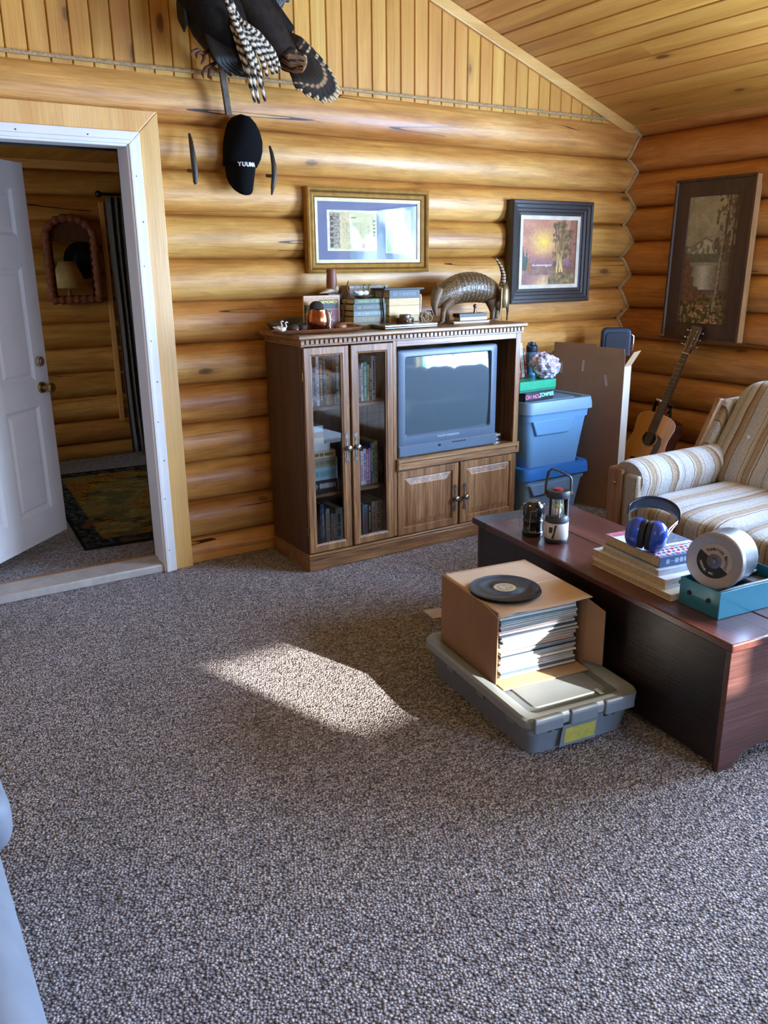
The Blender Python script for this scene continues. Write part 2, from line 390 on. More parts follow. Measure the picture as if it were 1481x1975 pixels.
# ------------------------------------------------------------------ room shell
struct(MB().box((-6.8, -7.3, -.2), (.3, 3.3, 0)).build('floor', M_carpet, smooth=False))
GB = [2.417+.2085*i for i in range(1, -13, -1)]           # joint heights of the back wall
GB = [2.43] + [2.417-.2085*i for i in range(1, 12)] + [-.02]
GR = [2.56, 2.346, 2.122, 1.90, 1.682, 1.463, 1.243, 1.03, .803, .594, .377, .16, -.05]
BUL, FACE = .088, .03
def bulge(z, G):
    for a, b in zip(G, G[1:]):
        if b <= z <= a:
            t = (z-(a+b)/2)/((a-b)/2); return BUL*math.sqrt(max(0, 1-.9*t*t))-BUL*math.sqrt(.1)
    return 0
def log_wall(name, G, spans, to3d, mat, thick=.26, back=True, seed=1, step=.16):
    """spans(z0,z1)->[(a,b)]; to3d(along, depth, z); depth 0 at the joints, + towards the room"""
    mb = MB()
    for li, (z1, z0) in enumerate(zip(G, G[1:])):
        for a, b in spans(z0, z1):
            n = max(2, int((b-a)/step)); loops = []
            for k in range(n+1):
                s = a+(b-a)*k/n
                w = 1+.10*(noise.noise(Vector((s*.9, li*5.3+seed*31, 2.2))))
                tz = .006*noise.noise(Vector((s*.6, li*3.1+seed*17, 9.1)))
                zc, hh = (z0+z1)/2, (z1-z0)/2+.0015
                pr = []
                for q in range(13):
                    t = -1+2*q/12
                    d = BUL*(math.sqrt(1-.9*t*t)-math.sqrt(.1))*w
                    if abs(t) == 1: d = -.012
                    pr.append(to3d(s, d, zc+hh*t+tz*(1-abs(t))))
                if back:
                    for q in range(9):
                        t = 1-2*q/8
                        d = BUL*(math.sqrt(max(0, 1-.9*t*t))-math.sqrt(.1))
                        pr.append(to3d(s, -thick-d, zc+hh*t))
                loops.append(pr)
            mb.loops(loops, True, True, True)
    return struct(mb.build(name, mat, ang=60))
DX0, DX1, DZ = -4.50, -3.30, 2.11                         # rough door opening
def back_spans(z0, z1): return [(-6.6, .04)] if z0 > DZ-.06 else [(-6.6, DX0), (DX1, .04)]
log_wall('wall_back', GB, back_spans, lambda s, d, z: (s, FACE-d, z), M_log)
def cut(lo, hi, wins):
    def f(z0, z1):
        zc = (z0+z1)/2; cuts = sorted((a, b) for a, b, s, h in wins if s < zc < h); r = []; p = lo
        for a, b in cuts: r.append((p, a)); p = b
        r.append((p, hi)); return r
    return f
def snap(G, z): return min(G, key=lambda g: abs(g-z))
WR = [(a, b, snap(GR, s), snap(GR, h)) for a, b, s, h in WIN_RIGHT]
log_wall('wall_right', GR, cut(-7.2, .04, WR), lambda s, d, z: (FACE-d, s, z), M_log_y, seed=2)
GQ = [3.2+.21-.21*i for i in range(17)]
WQ = list(WIN_REAR)
log_wall('wall_rear', [2.63, 2.42, 2.21, 2.0, 1.79, 1.58, 1.37, 1.16, .95, .74, .53, .32, .11, -.1], cut(-6.8, .2, WQ), lambda s, d, z: (s, -7.0+d, z), M_log, seed=3, step=.4)
log_wall('wall_left', [2.63, 2.42, 2.21, 2.0, 1.79, 1.58, 1.37, 1.16, .95, .74, .53, .32, .11, -.1], cut(-7.2, .2, FILL_WIN_LEFT), lambda s, d, z: (-6.6+d, s, z), M_log_y, seed=4, step=.4)
# slope of the ceiling
SL = .347
def zc(x): return 2.394 - SL*x if x > -3.5 else 2.394+SL*3.5 + SL*(x+3.5)
def slope(name, xa, xb):
    mb = MB(); L = abs(xb-xa)*math.sqrt(1+SL*SL); n = int(L/.135)
    for i in range(n):
        f0, f1 = i/n, (i+1)/n
        a = Vector((xa+(xb-xa)*f0, 0, zc(xa+(xb-xa)*f0))); b = Vector((xa+(xb-xa)*f1, 0, zc(xa+(xb-xa)*f1)))
        d = (b-a).normalized(); nr = Vector((-d.z, 0, d.x)); nr = nr if nr.z < 0 else -nr
        g = .0016; c = .005
        cuts = [-7.2] + sorted(random.uniform(-6, -.4) for _ in range(2)) + [.02]
        for y0, y1 in zip(cuts, cuts[1:]):
            sec = [a+d*g-nr*.02, a+d*g+nr*(-.004), a+d*(g+c), b-d*(g+c), b-d*g+nr*(-.004), b-d*g-nr*.02]
            mb.loops([[(p.x, y0+.0006, p.z) for p in sec], [(p.x, y1-.0006, p.z) for p in sec]], True, True, True)
    struct(mb.build(name, M_board_y, smooth=False))
    a, b = zc(xa), zc(xb); mb = MB()
    mb.loops([[(xa, y, a+.012), (xb, y, b+.012), (xb, y, b+.2), (xa, y, a+.2)] for y in (-7.6, .35)], True, True, True)
    struct(mb.build(name.replace('ceiling', 'roof'), M_darkhole, smooth=False))
slope('ceiling_right', .35, -3.5); slope('ceiling_left', -7.0, -3.5)
# gable boards
mb = MB(); x = .05; wdt = .0915
while x > -6.7:
    x0 = x-wdt
    def tp(q): return zc(q)+.05
    g = .0014
    pts = lambda y, i: [(x0+i, y, 2.40), (x-i, y, 2.40), (x-i, y, tp(x)), (x0+i, y, tp(x0))]
    mb.loops([pts(.035, g), pts(.006, g), pts(0.0, g+.004)], True, False, True)
    x = x0
struct(mb.build('wall_gable', M_board_z, smooth=False))
struct(MB().prism([(-6.8, 2.42), (.3, 2.42), (.3, 2.5), (-3.5, 3.8), (-6.8, 2.7)], -.33, -.03, M=frame((0, 0, 0), (1, 0, 0), (0, 0, 1), (0, -1, 0))).build('wall_gable_backing', M_darkhole, smooth=False))
struct(MB().prism([(-7, 2.6), (.3, 2.3), (.3, 2.5), (-3.5, 3.8), (-7, 2.7)], 6.98, 7.3, M=frame((0, 0, 0), (1, 0, 0), (0, 0, 1), (0, -1, 0))).build('wall_gable_rear', M_board_z, smooth=False))
mb = MB()
p = [(-3.5, zc(-3.5)-.004), (-3.5, zc(-3.5)-.066), (0.0, zc(0)-.066), (.05, zc(0)-.016)]
mb.prism(p, 0, .024, M=frame((0, .0, 0), (1, 0, 0), (0, 0, 1), (0, -1, 0)))
struct(mb.build('trim_1', M_trim_x, smooth=False, bevel=.003))
mb = MB(); mb.tube([(-6.6+.05*i, -.012, 2.432) for i in range(131)], [.0085+.001*(i % 2) for i in range(131)], 7)
struct(mb.build('trim_2', M_rope))
# caulk that follows the zigzag of the corner
pts = []
for i in range(150):
    z = .1+(2.425-.1)*i/149
    pts.append((FACE-bulge(z, GR)-.004, FACE-bulge(z, GB)-.004, z))
struct(MB().tube(pts, .0125, 6).build('trim_3', M_caulk))
struct(MB().tube([(-.03, -y*.1, 2.445) for y in range(72)], .008, 6).build('trim_11', M_trim))
# baseboard
struct(MB().box((-3.28, -.03, 0), (-.02, .03, .055)).build('baseboard_back', M_trim_x, bevel=.003))

# ------------------------------------------------------------------ doorway
FRX = lambda y: frame((0, y, 0), (1, 0, 0), (0, 1, 0), (0, 0, 1))
def three_sides(mb, x0, x1, z1, w, y0, y1):
    mb.prism([(x0-w, 0), (x0, 0), (x0, z1), (x0-w, z1+w)], y0, y1, M=frame((0, 0, 0), (1, 0, 0), (0, 0, 1), (0, -1, 0)))
    mb.prism([(x1, 0), (x1+w, 0), (x1+w, z1+w), (x1, z1)], y0, y1, M=frame((0, 0, 0), (1, 0, 0), (0, 0, 1), (0, -1, 0)))
    mb.prism([(x0, z1), (x1, z1), (x1+w, z1+w), (x0-w, z1+w)], y0, y1, M=frame((0, 0, 0), (1, 0, 0), (0, 0, 1), (0, -1, 0)))
mb = MB(); three_sides(mb, -4.43, -3.367, 2.14, .095, .0, .072); struct(mb.build('trim_4', M_trim, smooth=False, bevel=.004))
mb = MB(); three_sides(mb, -4.375, -3.432, 2.075, .066, -.02, .086); three_sides(mb, -4.385, -3.423, 2.085, .02, -.03, .094)
struct(mb.build('trim_5', M_white, smooth=False, bevel=.004, seg=2))
mb = MB(); three_sides(mb, -4.385, -3.423, 2.085, .035, -.10, .02); struct(mb.build('trim_6', M_white, smooth=False, bevel=.002))
struct(MB().box((-3.424, .10, 0), (-3.412, .109, 2.12)).build('trim_13', M_darkhole, smooth=False))
struct(MB().box((-4.42, .10, 2.075), (-3.366, .109, 2.12)).build('trim_14', M_darkhole, smooth=False))
mb = MB()
for x, z in ((-3.40, 1.95), (-3.40, 1.55), (-3.40, 1.2), (-3.40, .8), (-3.40, .4), (-3.40, .12), (-3.60, 2.115), (-3.9, 2.115), (-3.385, 1.75), (-3.385, 1.0), (-3.385, .6)):
    mb.cyl((x, -.0845, z), (x, -.0875, z), .0035, n=8)
struct(mb.build('trim_7', M_charcoal))
struct(MB().box((-4.42, -.075, 0), (-3.40, .10, .045)).build('trim_8', plain('threshold_grey', 'a9a29c', .5), bevel=.008))
struct(MB().box((-4.42, .10, 0), (-3.40, .16, .035)).build('trim_9', wood('threshold_wood', '8b5f3a', 'a2764c', 'b18557', 0, 1, .5), bevel=.008))

HX, HY, LW = -4.372, .19, .92
DM = TR(HX, HY, .05) @ RZ(R(45))
def door_leaf():
    H = 2.03; mb = MB()
    cols = [(.115, .405), (.515, .805)]; rows = [(.17, .76), (.90, 1.50), (1.66, 1.90)]
    xs = [0, .115, .405, .515, .805, LW]; zs = [0, .17, .76, .90, 1.50, 1.66, 1.90, H]
    for fy, sg in ((0, 1), (.044, -1)):
        for i in range(5):
            for j in range(7):
                if (xs[i], xs[i+1]) in cols and (zs[j], zs[j+1]) in rows: continue
                mb.loops([[(xs[i], fy, zs[j]), (xs[i+1], fy, zs[j])], [(xs[i], fy, zs[j+1]), (xs[i+1], fy, zs[j+1])]], False)
    mb.loops([[(0, y, 0), (LW, y, 0), (LW, y, H), (0, y, H)] for y in (0, .044)])
    bmesh.ops.remove_doubles(mb.bm, verts=mb.bm.verts, dist=1e-5)
    PM['door_tmp'] = DM
    o = mb.build('door_1', M_doorwhite, local=True, bevel=0, smooth=False)
    o.matrix_basis = DM; PM[o.name] = DM
    for c in cols:
        for r in rows:
            q = MB()
            q.sweep((c[0], c[1], r[0], r[1]), [(0, 0), (.006, .004), (.018, .011), (.03, .011), (.045, .004)], cap=True)
            q.sweep((c[0], c[1], r[0], r[1]), [(0, .044), (.018, .034), (.03, .034), (.045, .040)], cap=True)
            q.build('panel', M_doorwhite, o, local=True, smooth=False)
    kx = .845
    for z, nm in ((1.00, 'deadbolt'), (.855, 'door_knob')):
        q = MB(); K = frame((kx, 0, z), (1, 0, 0), (0, 0, 1), (0, -1, 0))
        if nm == 'door_knob': q.lathe([(.0, 0), (.032, 0), (.032, .006), (.028, .012), (.013, .016), (.012, .04), (.02, .046), (.028, .056), (.029, .066), (.025, .074), (.012, .078), (0, .078)], 24, K, False, False)
        else: q.lathe([(0, 0), (.03, 0), (.03, .008), (.026, .022), (.018, .024), (.017, .028), (0, .029)], 24, K, False, False)
        q.build(nm, M_brass if nm == 'door_knob' else plain('nickel', 'b9ae98', .3, 1), o, local=True)
    q = MB(); q.box((LW-.0005, .01, .83), (LW+.0015, .034, .89)); q.box((LW-.0005, .012, .98), (LW+.0015, .032, 1.03)); q.build('latch_plate', M_brass, o, local=True)
    return o
struct(door_leaf(), 'white six panel door swung open into the bedroom', 'door')

# ------------------------------------------------------------------ bedroom seen through the doorway
log_wall('wall_bedroom_far', [2.46, 2.27, 2.09, 1.90, 1.70, 1.50, 1.30, 1.11, .91, .71, .51, .31, .12, -.02], lambda a, b: [(-5.0, -1.5)], lambda s, d, z: (s, 3.0-d, z), M_log, back=False, seed=6, step=.3)
log_wall('wall_bedroom_left', [2.63, 2.42, 2.21, 2.0, 1.79, 1.58, 1.37, 1.16, .95, .74, .53, .32, .11, -.1], cut(.2, 3.1, FILL_WIN_FAR), lambda s, d, z: (-4.9+d, s, z), M_log_y, seed=8, step=.4)
log_wall('wall_bedroom_right', [2.63, 2.42, 2.21, 2.0, 1.79, 1.58, 1.37, 1.16, .95, .74, .53, .32, .11, -.1], lambda a, b: [(.2, 3.1)], lambda s, d, z: (-1.5-d, s, z), M_log_y, seed=9, step=.4)
struct(MB().box((-5.0, 2.93, 2.27), (-1.5, 3.0, 2.335)).build('trim_10', M_trim_x, bevel=.003))
mb = MB(); x = -5.1
while x < -1.4:
    mb.box((x+.003, .2, 2.335), (x+.117, 3.1, 2.36)); x += .12
struct(mb.build('ceiling_bedroom', M_board_y, smooth=False))
struct(MB().box((-5.3, .1, 2.36), (-1.2, 3.4, 2.5)).build('roof_bedroom', M_darkhole, smooth=False))

# ------------------------------------------------------------------ windows (frames and panes)
def window(n, to3, a, b, z0, z1, mull):
    mb = MB(); fw = .06
    def bx(s0, s1, h0, h1, d0=-.20, d1=.07):
        p = [to3(s, d, h) for s in (s0, s1) for d in (d0, d1) for h in (h0, h1)]
        lo = [min(q[i] for q in p) for i in range(3)]; hi = [max(q[i] for q in p) for i in range(3)]; mb.box(lo, hi)
    bx(a-.08, b+.08, z1-.02, z1+.10); bx(a-.08, b+.08, z0-.10, z0+.02); bx(a-.08, a+.02, z0, z1); bx(b-.02, b+.08, z0, z1)
    for k in range(1, mull): s = a+(b-a)*k/mull; bx(s-.025, s+.025, z0, z1, -.16, -.08)
    o = struct(mb.build('window_%d' % n, M_trim, smooth=False, bevel=.004))
    g = MB(); p = [to3(s, d, h) for s in (a, b) for d in (-.125, -.119) for h in (z0, z1)]
    g.box([min(q[i] for q in p) for i in range(3)], [max(q[i] for q in p) for i in range(3)])
    struct(g.build('pane', M_glass, o, smooth=False))
i = 1
for a, b, s, h in WR: window(i, lambda s_, d, z: (FACE-d, s_, z), a, b, s, h, 2); i += 1
for a, b, s, h in WQ: window(i, lambda s_, d, z: (s_, -7+d, z), a, b, s, h, 1); i += 1
for a, b, s, h in FILL_WIN_LEFT: window(i, lambda s_, d, z: (-6.6+d, s_, z), a, b, s, h, 2); i += 1
for a, b, s, h in FILL_WIN_FAR: window(i, lambda s_, d, z: (-4.9+d, s_, z), a, b, s, h, 2); i += 1
# unseen sun screen added outside the rear windows; its gap shapes the sun patch
def sun_screen():
    rows = [(0, 2.34, -9, 1.5), (2.34, 2.67, -9, -1.05), (2.34, 2.67, -.38, 1.5), (2.67, 4.5, -9, 1.5)]
    mb = MB()
    for z0, z1, x0, x1 in rows:
        nx, nz = max(2, int((x1-x0)/.25)), max(2, int((z1-z0)/.2))
        def f(u, v): x = x0+(x1-x0)*u; z = z0+(z1-z0)*v; return (x, -9+.03*noise.noise(Vector((x*3, z*3, 1))), z)
        def g(u, v): x = x0+(x1-x0)*u; z = z0+(z1-z0)*v; return (x, -9.1+.03*noise.noise(Vector((x*3, z*3, 7))), z)
        mb.surf(f, nx, nz); mb.surf(g, nx, nz); mb.box((x0+.02, -9.09, z0+.01), (x1-.02, -9.01, z1-.01))
    return mb.build('sun_screen', plain('sun_screen_green', '33472a', .9, 0, .4, 12), ang=80)
tag(sun_screen(), 'unseen green screen added outside the rear windows to shape the sun', 'sun_screen', kind='stuff')
struct(MB().box((-14, -16, -.6), (8, -7.35, -.3)).build('ground', plain('lawn_green', '4d6135', .95, 0, .3, 3), smooth=False))
# ------------------------------------------------------------------ oak entertainment cabinet
CX0, CX1, CY, CB, CH = -2.79, -1.385, -.505, -.075, 1.222
cab = thing('entertainment_cabinet', 'oak entertainment cabinet with two glass doors, television bay and dentil cornice', 'cabinet', (-2.09, -.29, 0))
MB().box((CX0, CY+.02, 0), (CX0+.02, CB, 1.17)).build('side_panel', M_oak_side, cab, bevel=.002)  # left side's shade is put into its darker oak colour
MB().box((CX1-.02, CY+.02, 0), (CX1, CB, 1.17)).build('side_panel', M_oak, cab, bevel=.002)
MB().box((-2.262, CY+.022, .1), (-2.242, CB, 1.17)).build('divider', M_oak, cab, bevel=.002)
MB().box((-2.262, CY+.001, .1), (-2.240, CY+.022, 1.17)).build('stile', M_oak, cab, bevel=.002)
MB().box((CX1-.036, CY, .53), (CX1, CY+.02, 1.17)).build('stile', M_oak, cab, bevel=.002)
MB().box((-2.24, CY, 1.135), (CX1-.036, CY+.02, 1.17)).build('top_rail', M_oak_x, cab, bevel=.002)
MB().box((CX0+.02, CB-.006, .1), (CX1-.02, CB, 1.17)).build('back_panel', plain('cabinet_back', '3b2a1d', .8), cab)
MB().box((CX0+.02, CY+.03, .085), (CX1-.02, CB-.006, .105)).build('bottom_panel', M_oak_x, cab)
for z in (.372, .832):
    MB().box((CX0+.021, CY+.07, z), (-2.263, CB-.007, z+.018)).build('shelf', M_oak_x, cab, bevel=.002)
MB().box((-2.241, CY+.012, .512), (CX1-.021, CB-.007, .532)).build('television_shelf', M_oak_x, cab)
mb = MB(); mb.sweep((-2.246, CX1+.004, .468, .534), [(0, CY+.014), (0, CY-.012), (.006, CY-.018), (.02, CY-.018), (.026, CY-.012)], cap=True, capb=True)
mb.build('front_rail', M_oak_x, cab)
mb = MB(); mb.box((CX0-.006, CY-.008, 0), (CX1+.006, CB, .075)); mb.box((CX0-.002, CY-.002, .075), (CX1+.002, CB, .09))
mb.build('plinth', M_oak_x, cab, bevel=.004)
# cornice
def cprof(o, z): return [(CX0-o, CY-o, z), (CX1+o, CY-o, z), (CX1+o, CB, z), (CX0-o, CB, z)]
mb = MB(); mb.loops([cprof(.004, 1.165), cprof(.010, 1.168), cprof(.010, 1.174), cprof(.006, 1.176), cprof(.006, 1.197), cprof(.02, 1.199), cprof(.026, 1.206), cprof(.026, 1.216), cprof(.022, 1.222)], True, True, True)
mb.build('cornice', M_oak_x, cab)
mb = MB(); x = CX0-.012
while x < CX1+.008: mb.box((x, CY-.016, 1.178), (x+.0165, CY-.005, 1.197)); x += .0265
mb.build('dentil_molding', M_oak_x, cab, smooth=False)

def knob_plate(par, x, y, z):
    K = frame((x, y, z), (1, 0, 0), (0, 0, 1), (0, -1, 0))
    out = []
    for i in range(41):
        t = i/40; zz = -.08+.16*t; q = abs(zz)/.08
        w = .0045+.0075*math.exp(-((q-.78)/.13)**2)+.006*math.exp(-(q/.14)**2)
        if q > .97: w = .001
        out.append((w, zz))
    poly = out + [(-w, zz) for w, zz in reversed(out)]
    MB().prism(poly, 0, .0025, K).build('backplate', M_pewter, par, smooth=False)
    q = MB(); q.lathe([(0, 0), (.011, .002), (.008, .006), (.006, .013), (.012, .019), (.0155, .025), (.0145, .031), (.009, .0335), (.008, .032), (0, .034)], 20, K, False, False)
    q.build('knob', M_pewter, par)
def hinge(par, x, y, z): MB().cyl((x, y, z-.022), (x, y, z+.022), .0045, n=10).build('hinge', M_brass, par)
def glass_door(x0, x1, kx, hx):
    z0, z1 = .098, 1.160
    d = MB().sweep((x0, x1, z0, z1), [(.0, CY+.018), (0, CY), (.003, CY-.002), (.034, CY-.002), (.038, CY+.001), (.044, CY+.003), (.044, CY+.018), (0, CY+.018)]).build('glass_door', M_oak, cab, smooth=False)
    MB().box((x0+.042, CY+.009, z0+.042), (x1-.042, CY+.011, z1-.042)).build('glass_pane', M_glass, d, smooth=False)
    knob_plate(d, kx, CY-.002, .638)
    for z in (.22, 1.02): hinge(d, hx, CY+.008, z)
glass_door(-2.784, -2.531, -2.551, -2.7885); glass_door(-2.517, -2.264, -2.497, -2.258)
def panel_door(x0, x1, kx, hx):
    z0, z1 = .095, .462
    d = MB().sweep((x0, x1, z0, z1), [(0, CY+.018), (0, CY), (.003, CY-.002), (.040, CY-.002), (.044, CY+.003), (.046, CY+.012), (.046, CY+.018), (0, CY+.018)]).build('panel_door', M_oak, cab, smooth=False)
    MB().sweep((x0+.044, x1-.044, z0+.044, z1-.044), [(0, CY+.016), (0, CY+.009), (.006, CY+.006), (.036, CY-.001), (.038, CY-.002)], cap=True, capb=True).build('raised_panel', M_oak, d, smooth=False)
    knob_plate(d, kx, CY-.002, .255)
    for z in (.16, .40): hinge(d, hx, CY+.006, z)
panel_door(-2.236, -1.822, -1.846, -2.240); panel_door(-1.806, -1.392, -1.778, -1.388)

# ------------------------------------------------------------------ television
tv = thing('television', 'grey tube television with a dark curved screen in the oak cabinet', 'television', (-1.88, -.33, .533))
M_tv = plain('television_grey', '526275', .42, .0, .04); M_tvd = plain('television_housing', '23262b', .5, 0, .05)
TX0, TX1, TZ0, TZ1, TY = -2.222, -1.545, .538, 1.112, -.492
def rr(x0, x1, z0, z1, y, r, bow=0, n=8):
    p = []
    for cx, cz, a0 in ((x1-r, z1-r, 0), (x0+r, z1-r, 90), (x0+r, z0+r, 180), (x1-r, z0+r, 270)):
        for i in range(n+1):
            a = R(a0+90*i/n); p.append([cx+r*math.cos(a), y, cz+r*math.sin(a)])
    h = (z1-z0)/2; c = (z0+z1)/2; xm = (x0+x1)/2
    for q in p:
        k = 1-((q[2]-c)/h)**2; q[0] += math.copysign(bow*k, q[0]-xm)
    return p
mb = MB()
mb.loops([rr(TX0+.01, TX1-.01, TZ0+.01, TZ1-.004, TY+.035, .02, .008), rr(TX0+.02, TX1-.02, TZ0+.02, TZ1-.01, TY+.12, .03, .004), rr(TX0+.10, TX1-.10, TZ0+.06, TZ1-.06, TY+.30, .05), rr(TX0+.14, TX1-.14, TZ0+.10, TZ1-.10, TY+.38, .05)], True, True, True)
mb.build('housing', M_tvd, tv)
SX0, SX1, SZ0, SZ1 = -2.172, -1.592, .652, 1.072
mb = MB()
mb.loops([rr(TX0, TX1, TZ0, TZ1, TY+.035, .018, .010), rr(TX0, TX1, TZ0, TZ1, TY+.006, .018, .010), rr(TX0+.006, TX1-.006, TZ0+.006, TZ1-.006, TY, .016, .010), rr(SX0-.006, SX1+.006, SZ0-.006, SZ1+.006, TY+.001, .014, .002), rr(SX0, SX1, SZ0, SZ1, TY+.012, .012, .001), rr(SX0, SX1, SZ0, SZ1, TY+.03, .012, .001)])
mb.build('bezel', M_tv, tv, ang=50)
mb = MB()
def scr(u, v):
    a, b = 2*u-1, 2*v-1
    return ((SX0+SX1)/2+a*(SX1-SX0+.004)/2, TY+.020-.016*(1-.5*a*a-.5*b*b), (SZ0+SZ1)/2+b*(SZ1-SZ0+.004)/2)
mb.surf(scr, 24, 18).build('screen', plain('screen_glass', '4a5862', .04, 0, .02, spec=.7, coat=0), tv)
MB().sweep((TX0-.004, TX1+.004, TZ0, .60), [(0, TY+.03), (0, TY-.006), (.006, TY-.011)], cap=True, capb=True).build('lower_panel', M_tv, tv, smooth=False)
K = frame((-1.885, TY-.0005, .627), (1, 0, 0), (0, 0, 1), (0, -1, 0))
MB().text('PHILIPS MAGNAVOX', .0165, K).build('lettering', plain('pale_print', 'b9c6d2', .4), tv, smooth=False)
MB().cyl((-1.955, TY-.0105, .580), (-1.955, TY-.016, .580), .007).build('power_button', M_black, tv)
for i in range(5):
    x = -1.865+.02*i; MB().box((x, TY-.014, .583), (x+.012, TY-.0105, .590)).build('button', M_black, tv, bevel=.001)
for x in (TX0+.03, TX1-.06): MB().box((x, TY+.0, .5325), (x+.03, TY+.05, TZ0+.002)).build('foot', M_black, tv)
# small devices beside the television
o = thing('cable_box', 'small grey box with a silver front beside the television in the oak cabinet', 'electronics', (-1.475, -.36, .533))
MB().box((-1.515, -.43, .5335), (-1.44, -.30, .560)).build('case', M_tvd, o, bevel=.004); MB().box((-1.51, -.432, .5375), (-1.445, -.4302, .555)).build('front_panel', M_chrome, o)
o = thing('game_case', 'pale flat plastic case lying on the small grey box beside the television', 'plastic case', (-1.478, -.36, .562))
MB().box((-1.51, -.425, .5605), (-1.445, -.29, .574)).build('case', plain('pale_plastic', 'a9c0cc', .35), o, bevel=.003); MB().box((-1.505, -.4262, .563), (-1.45, -.4255, .571)).build('insert', M_paper, o)

# ------------------------------------------------------------------ books
BOOKM = {}
def bookmat(c):
    if c not in BOOKM: BOOKM[c] = plain('book_cover_'+c, c, .5, 0, .06, 30)
    return BOOKM[c]
def book(label, group, w, h, d, col, M, mark='e8e4d8', marks=4, paper=None, sheet=None):
    """local: spine faces -y at y=0, thickness along x, height along z"""
    o = thing('book', label, 'book', group=group, M=M)
    c = bookmat(col); t = min(.003, w*.14)
    mb = MB(); mb.box((0, 0, 0), (t, d, h)); mb.box((w-t, 0, 0), (w, d, h)); mb.box((0, -.001, 0), (w, t, h))
    mb.build('cover', c, o, local=True, smooth=False, bevel=.0008, seg=1)
    MB().box((t+.0002, t+.0003, .003), (w-t-.0002, d-.004, h-.003)).build('pages', paper or M_paper, o, local=True, smooth=False)
    if marks:
        mb = MB(); rg = random.Random(label); L = []; z = h*.12
        while z < h*.86:
            l = h*rg.uniform(.02, .05); q = .22 if rg.random() < .78 else .02
            L += [(q, z), (q, z+l), (.02, z+l+.0002), (.02, z+l+h*.012)]; z += l+h*.0125
        mb.loops([[(w*(.5-q), -.0015, zz) for q, zz in L], [(w*(.5+q), -.0015, zz) for q, zz in L]], False)
        mb.build('spine_print', bookmat(mark), o, local=True, smooth=False)
    return o
def shelf_row(edges, cols, zs, y, d, where, group, zt):
    """edges: photo x of the spine borders, cols: (hex, word, mark), zt heights"""
    for i, (c, w_, mk) in enumerate(cols):
        x0 = at(edges[i], 760, 'y', y).x+.0004; x1 = at(edges[i+1], 760, 'y', y).x-.0004
        book('%s book, %s from left on %s' % (w_, ORD[i], where), group, x1-x0, zt[i], d, c, TR(x0, y, zs), mk)
def pxz(py, px, y): return at(px, py, 'y', y).z
yS = -.395  # pale cover colours carry the bluish sky light as a tint
shelf_row([600, 603.5, 607, 610.5, 616, 624, 629, 636, 641, 647, 655.5],
  [('c9d3de', 'pale grey', '2a3550'), ('27344f', 'navy', 'd9dde6'), ('3c4d68', 'slate blue', 'c8d0da'), ('e6dfe4', 'tall white', '8a8a92'), ('4a3830', 'dark brown', 'c9a85a'), ('1f2a3f', 'dark blue', '8c98ac'), ('d4a52c', 'short yellow', '5a4212'), ('b8842a', 'amber', '4a300c'), ('3d2417', 'umber', '8d7350'), ('1e2f24', 'dark green', 'a59a66')],
  .8505, yS, .16, 'top shelf behind left glass door', 'books on the top shelf, left glass door',
  [.215, .20, .20, .262, .235, .25, .185, .18, .255, .258])
shelf_row([691, 694, 697, 700.5, 708.5, 712.5, 717, 725],
  [('39424e', 'charcoal', 'dcdcdc'), ('51586a', 'grey blue', 'e0e0e0'), ('e3e6e6', 'slim white', '777777'), ('57a08e', 'teal', 'd5efe6'), ('c7b77c', 'khaki', '6b5c2a'), ('2d3a45', 'dark slate', 'c5c5c5'), ('e9eef2', 'tall white and blue', '3b5f9a')],
  .8505, yS, .16, 'top shelf behind right glass door', 'books on the top shelf, right glass door',
  [.20, .19, .20, .205, .19, .20, .235])
shelf_row([692.5, 698, 704, 709, 712, 716, 720.5, 726.5, 731, 735.5],
  [('e6d3da', 'pale pink', 'b04a78'), ('cfdbe6', 'pale blue', '4b49a8'), ('c45f86', 'magenta pink', 'f2dfe6'), ('9a90c8', 'lavender', 'efecf8'), ('3b3f94', 'indigo', 'd6c84a'), ('a9b84c', 'lime green', '243055'), ('e3ebef', 'white', '6a7a86'), ('33211c', 'dark brown', '9a8a78'), ('5e2228', 'maroon', 'b0907a')],
  .3905, yS, .16, 'middle shelf behind right glass door', 'books on the middle shelf, right glass door',
  [.19, .20, .195, .20, .225, .228, .235, .22, .205])
shelf_row([609, 612, 618, 621.5, 628.5, 631.5, 635.5, 640.5, 654.5, 660],
  [('22365c', 'narrow navy', '7f9ad0'), ('2d6bb0', 'bright blue', 'cfe0f4'), ('1b2536', 'black blue', '6c7c90'), ('dcecf0', 'white', '8aa0a8'), ('232a36', 'thin black', '777777'), ('e0cfd2', 'pale rose', '99707a'), ('7fb6cc', 'sky blue', 'eef6fa'), ('a8d3df', 'thick pale cyan', '1e2c34'), ('262c33', 'charcoal', '808890')],
  .1055, yS, .16, 'bottom shelf behind left glass door', 'books on the bottom shelf, left glass door',
  [.215, .215, .20, .185, .17, .155, .15, .18, .17])
shelf_row([695, 705.5, 713.5, 722.5, 731.5, 736],
  [('5fa9c6', 'cyan and red', 'c04858'), ('15181f', 'black', 'f0f0f0'), ('cfdfe9', 'pale blue', '8fa5b5'), ('eceeea', 'white', 'c2384a'), ('a6cf5e', 'lime green', '40602a')],
  .1055, yS, .16, 'bottom shelf behind right glass door', 'books on the bottom shelf, right glass door',
  [.17, .175, .18, .182, .182])
zz = .391
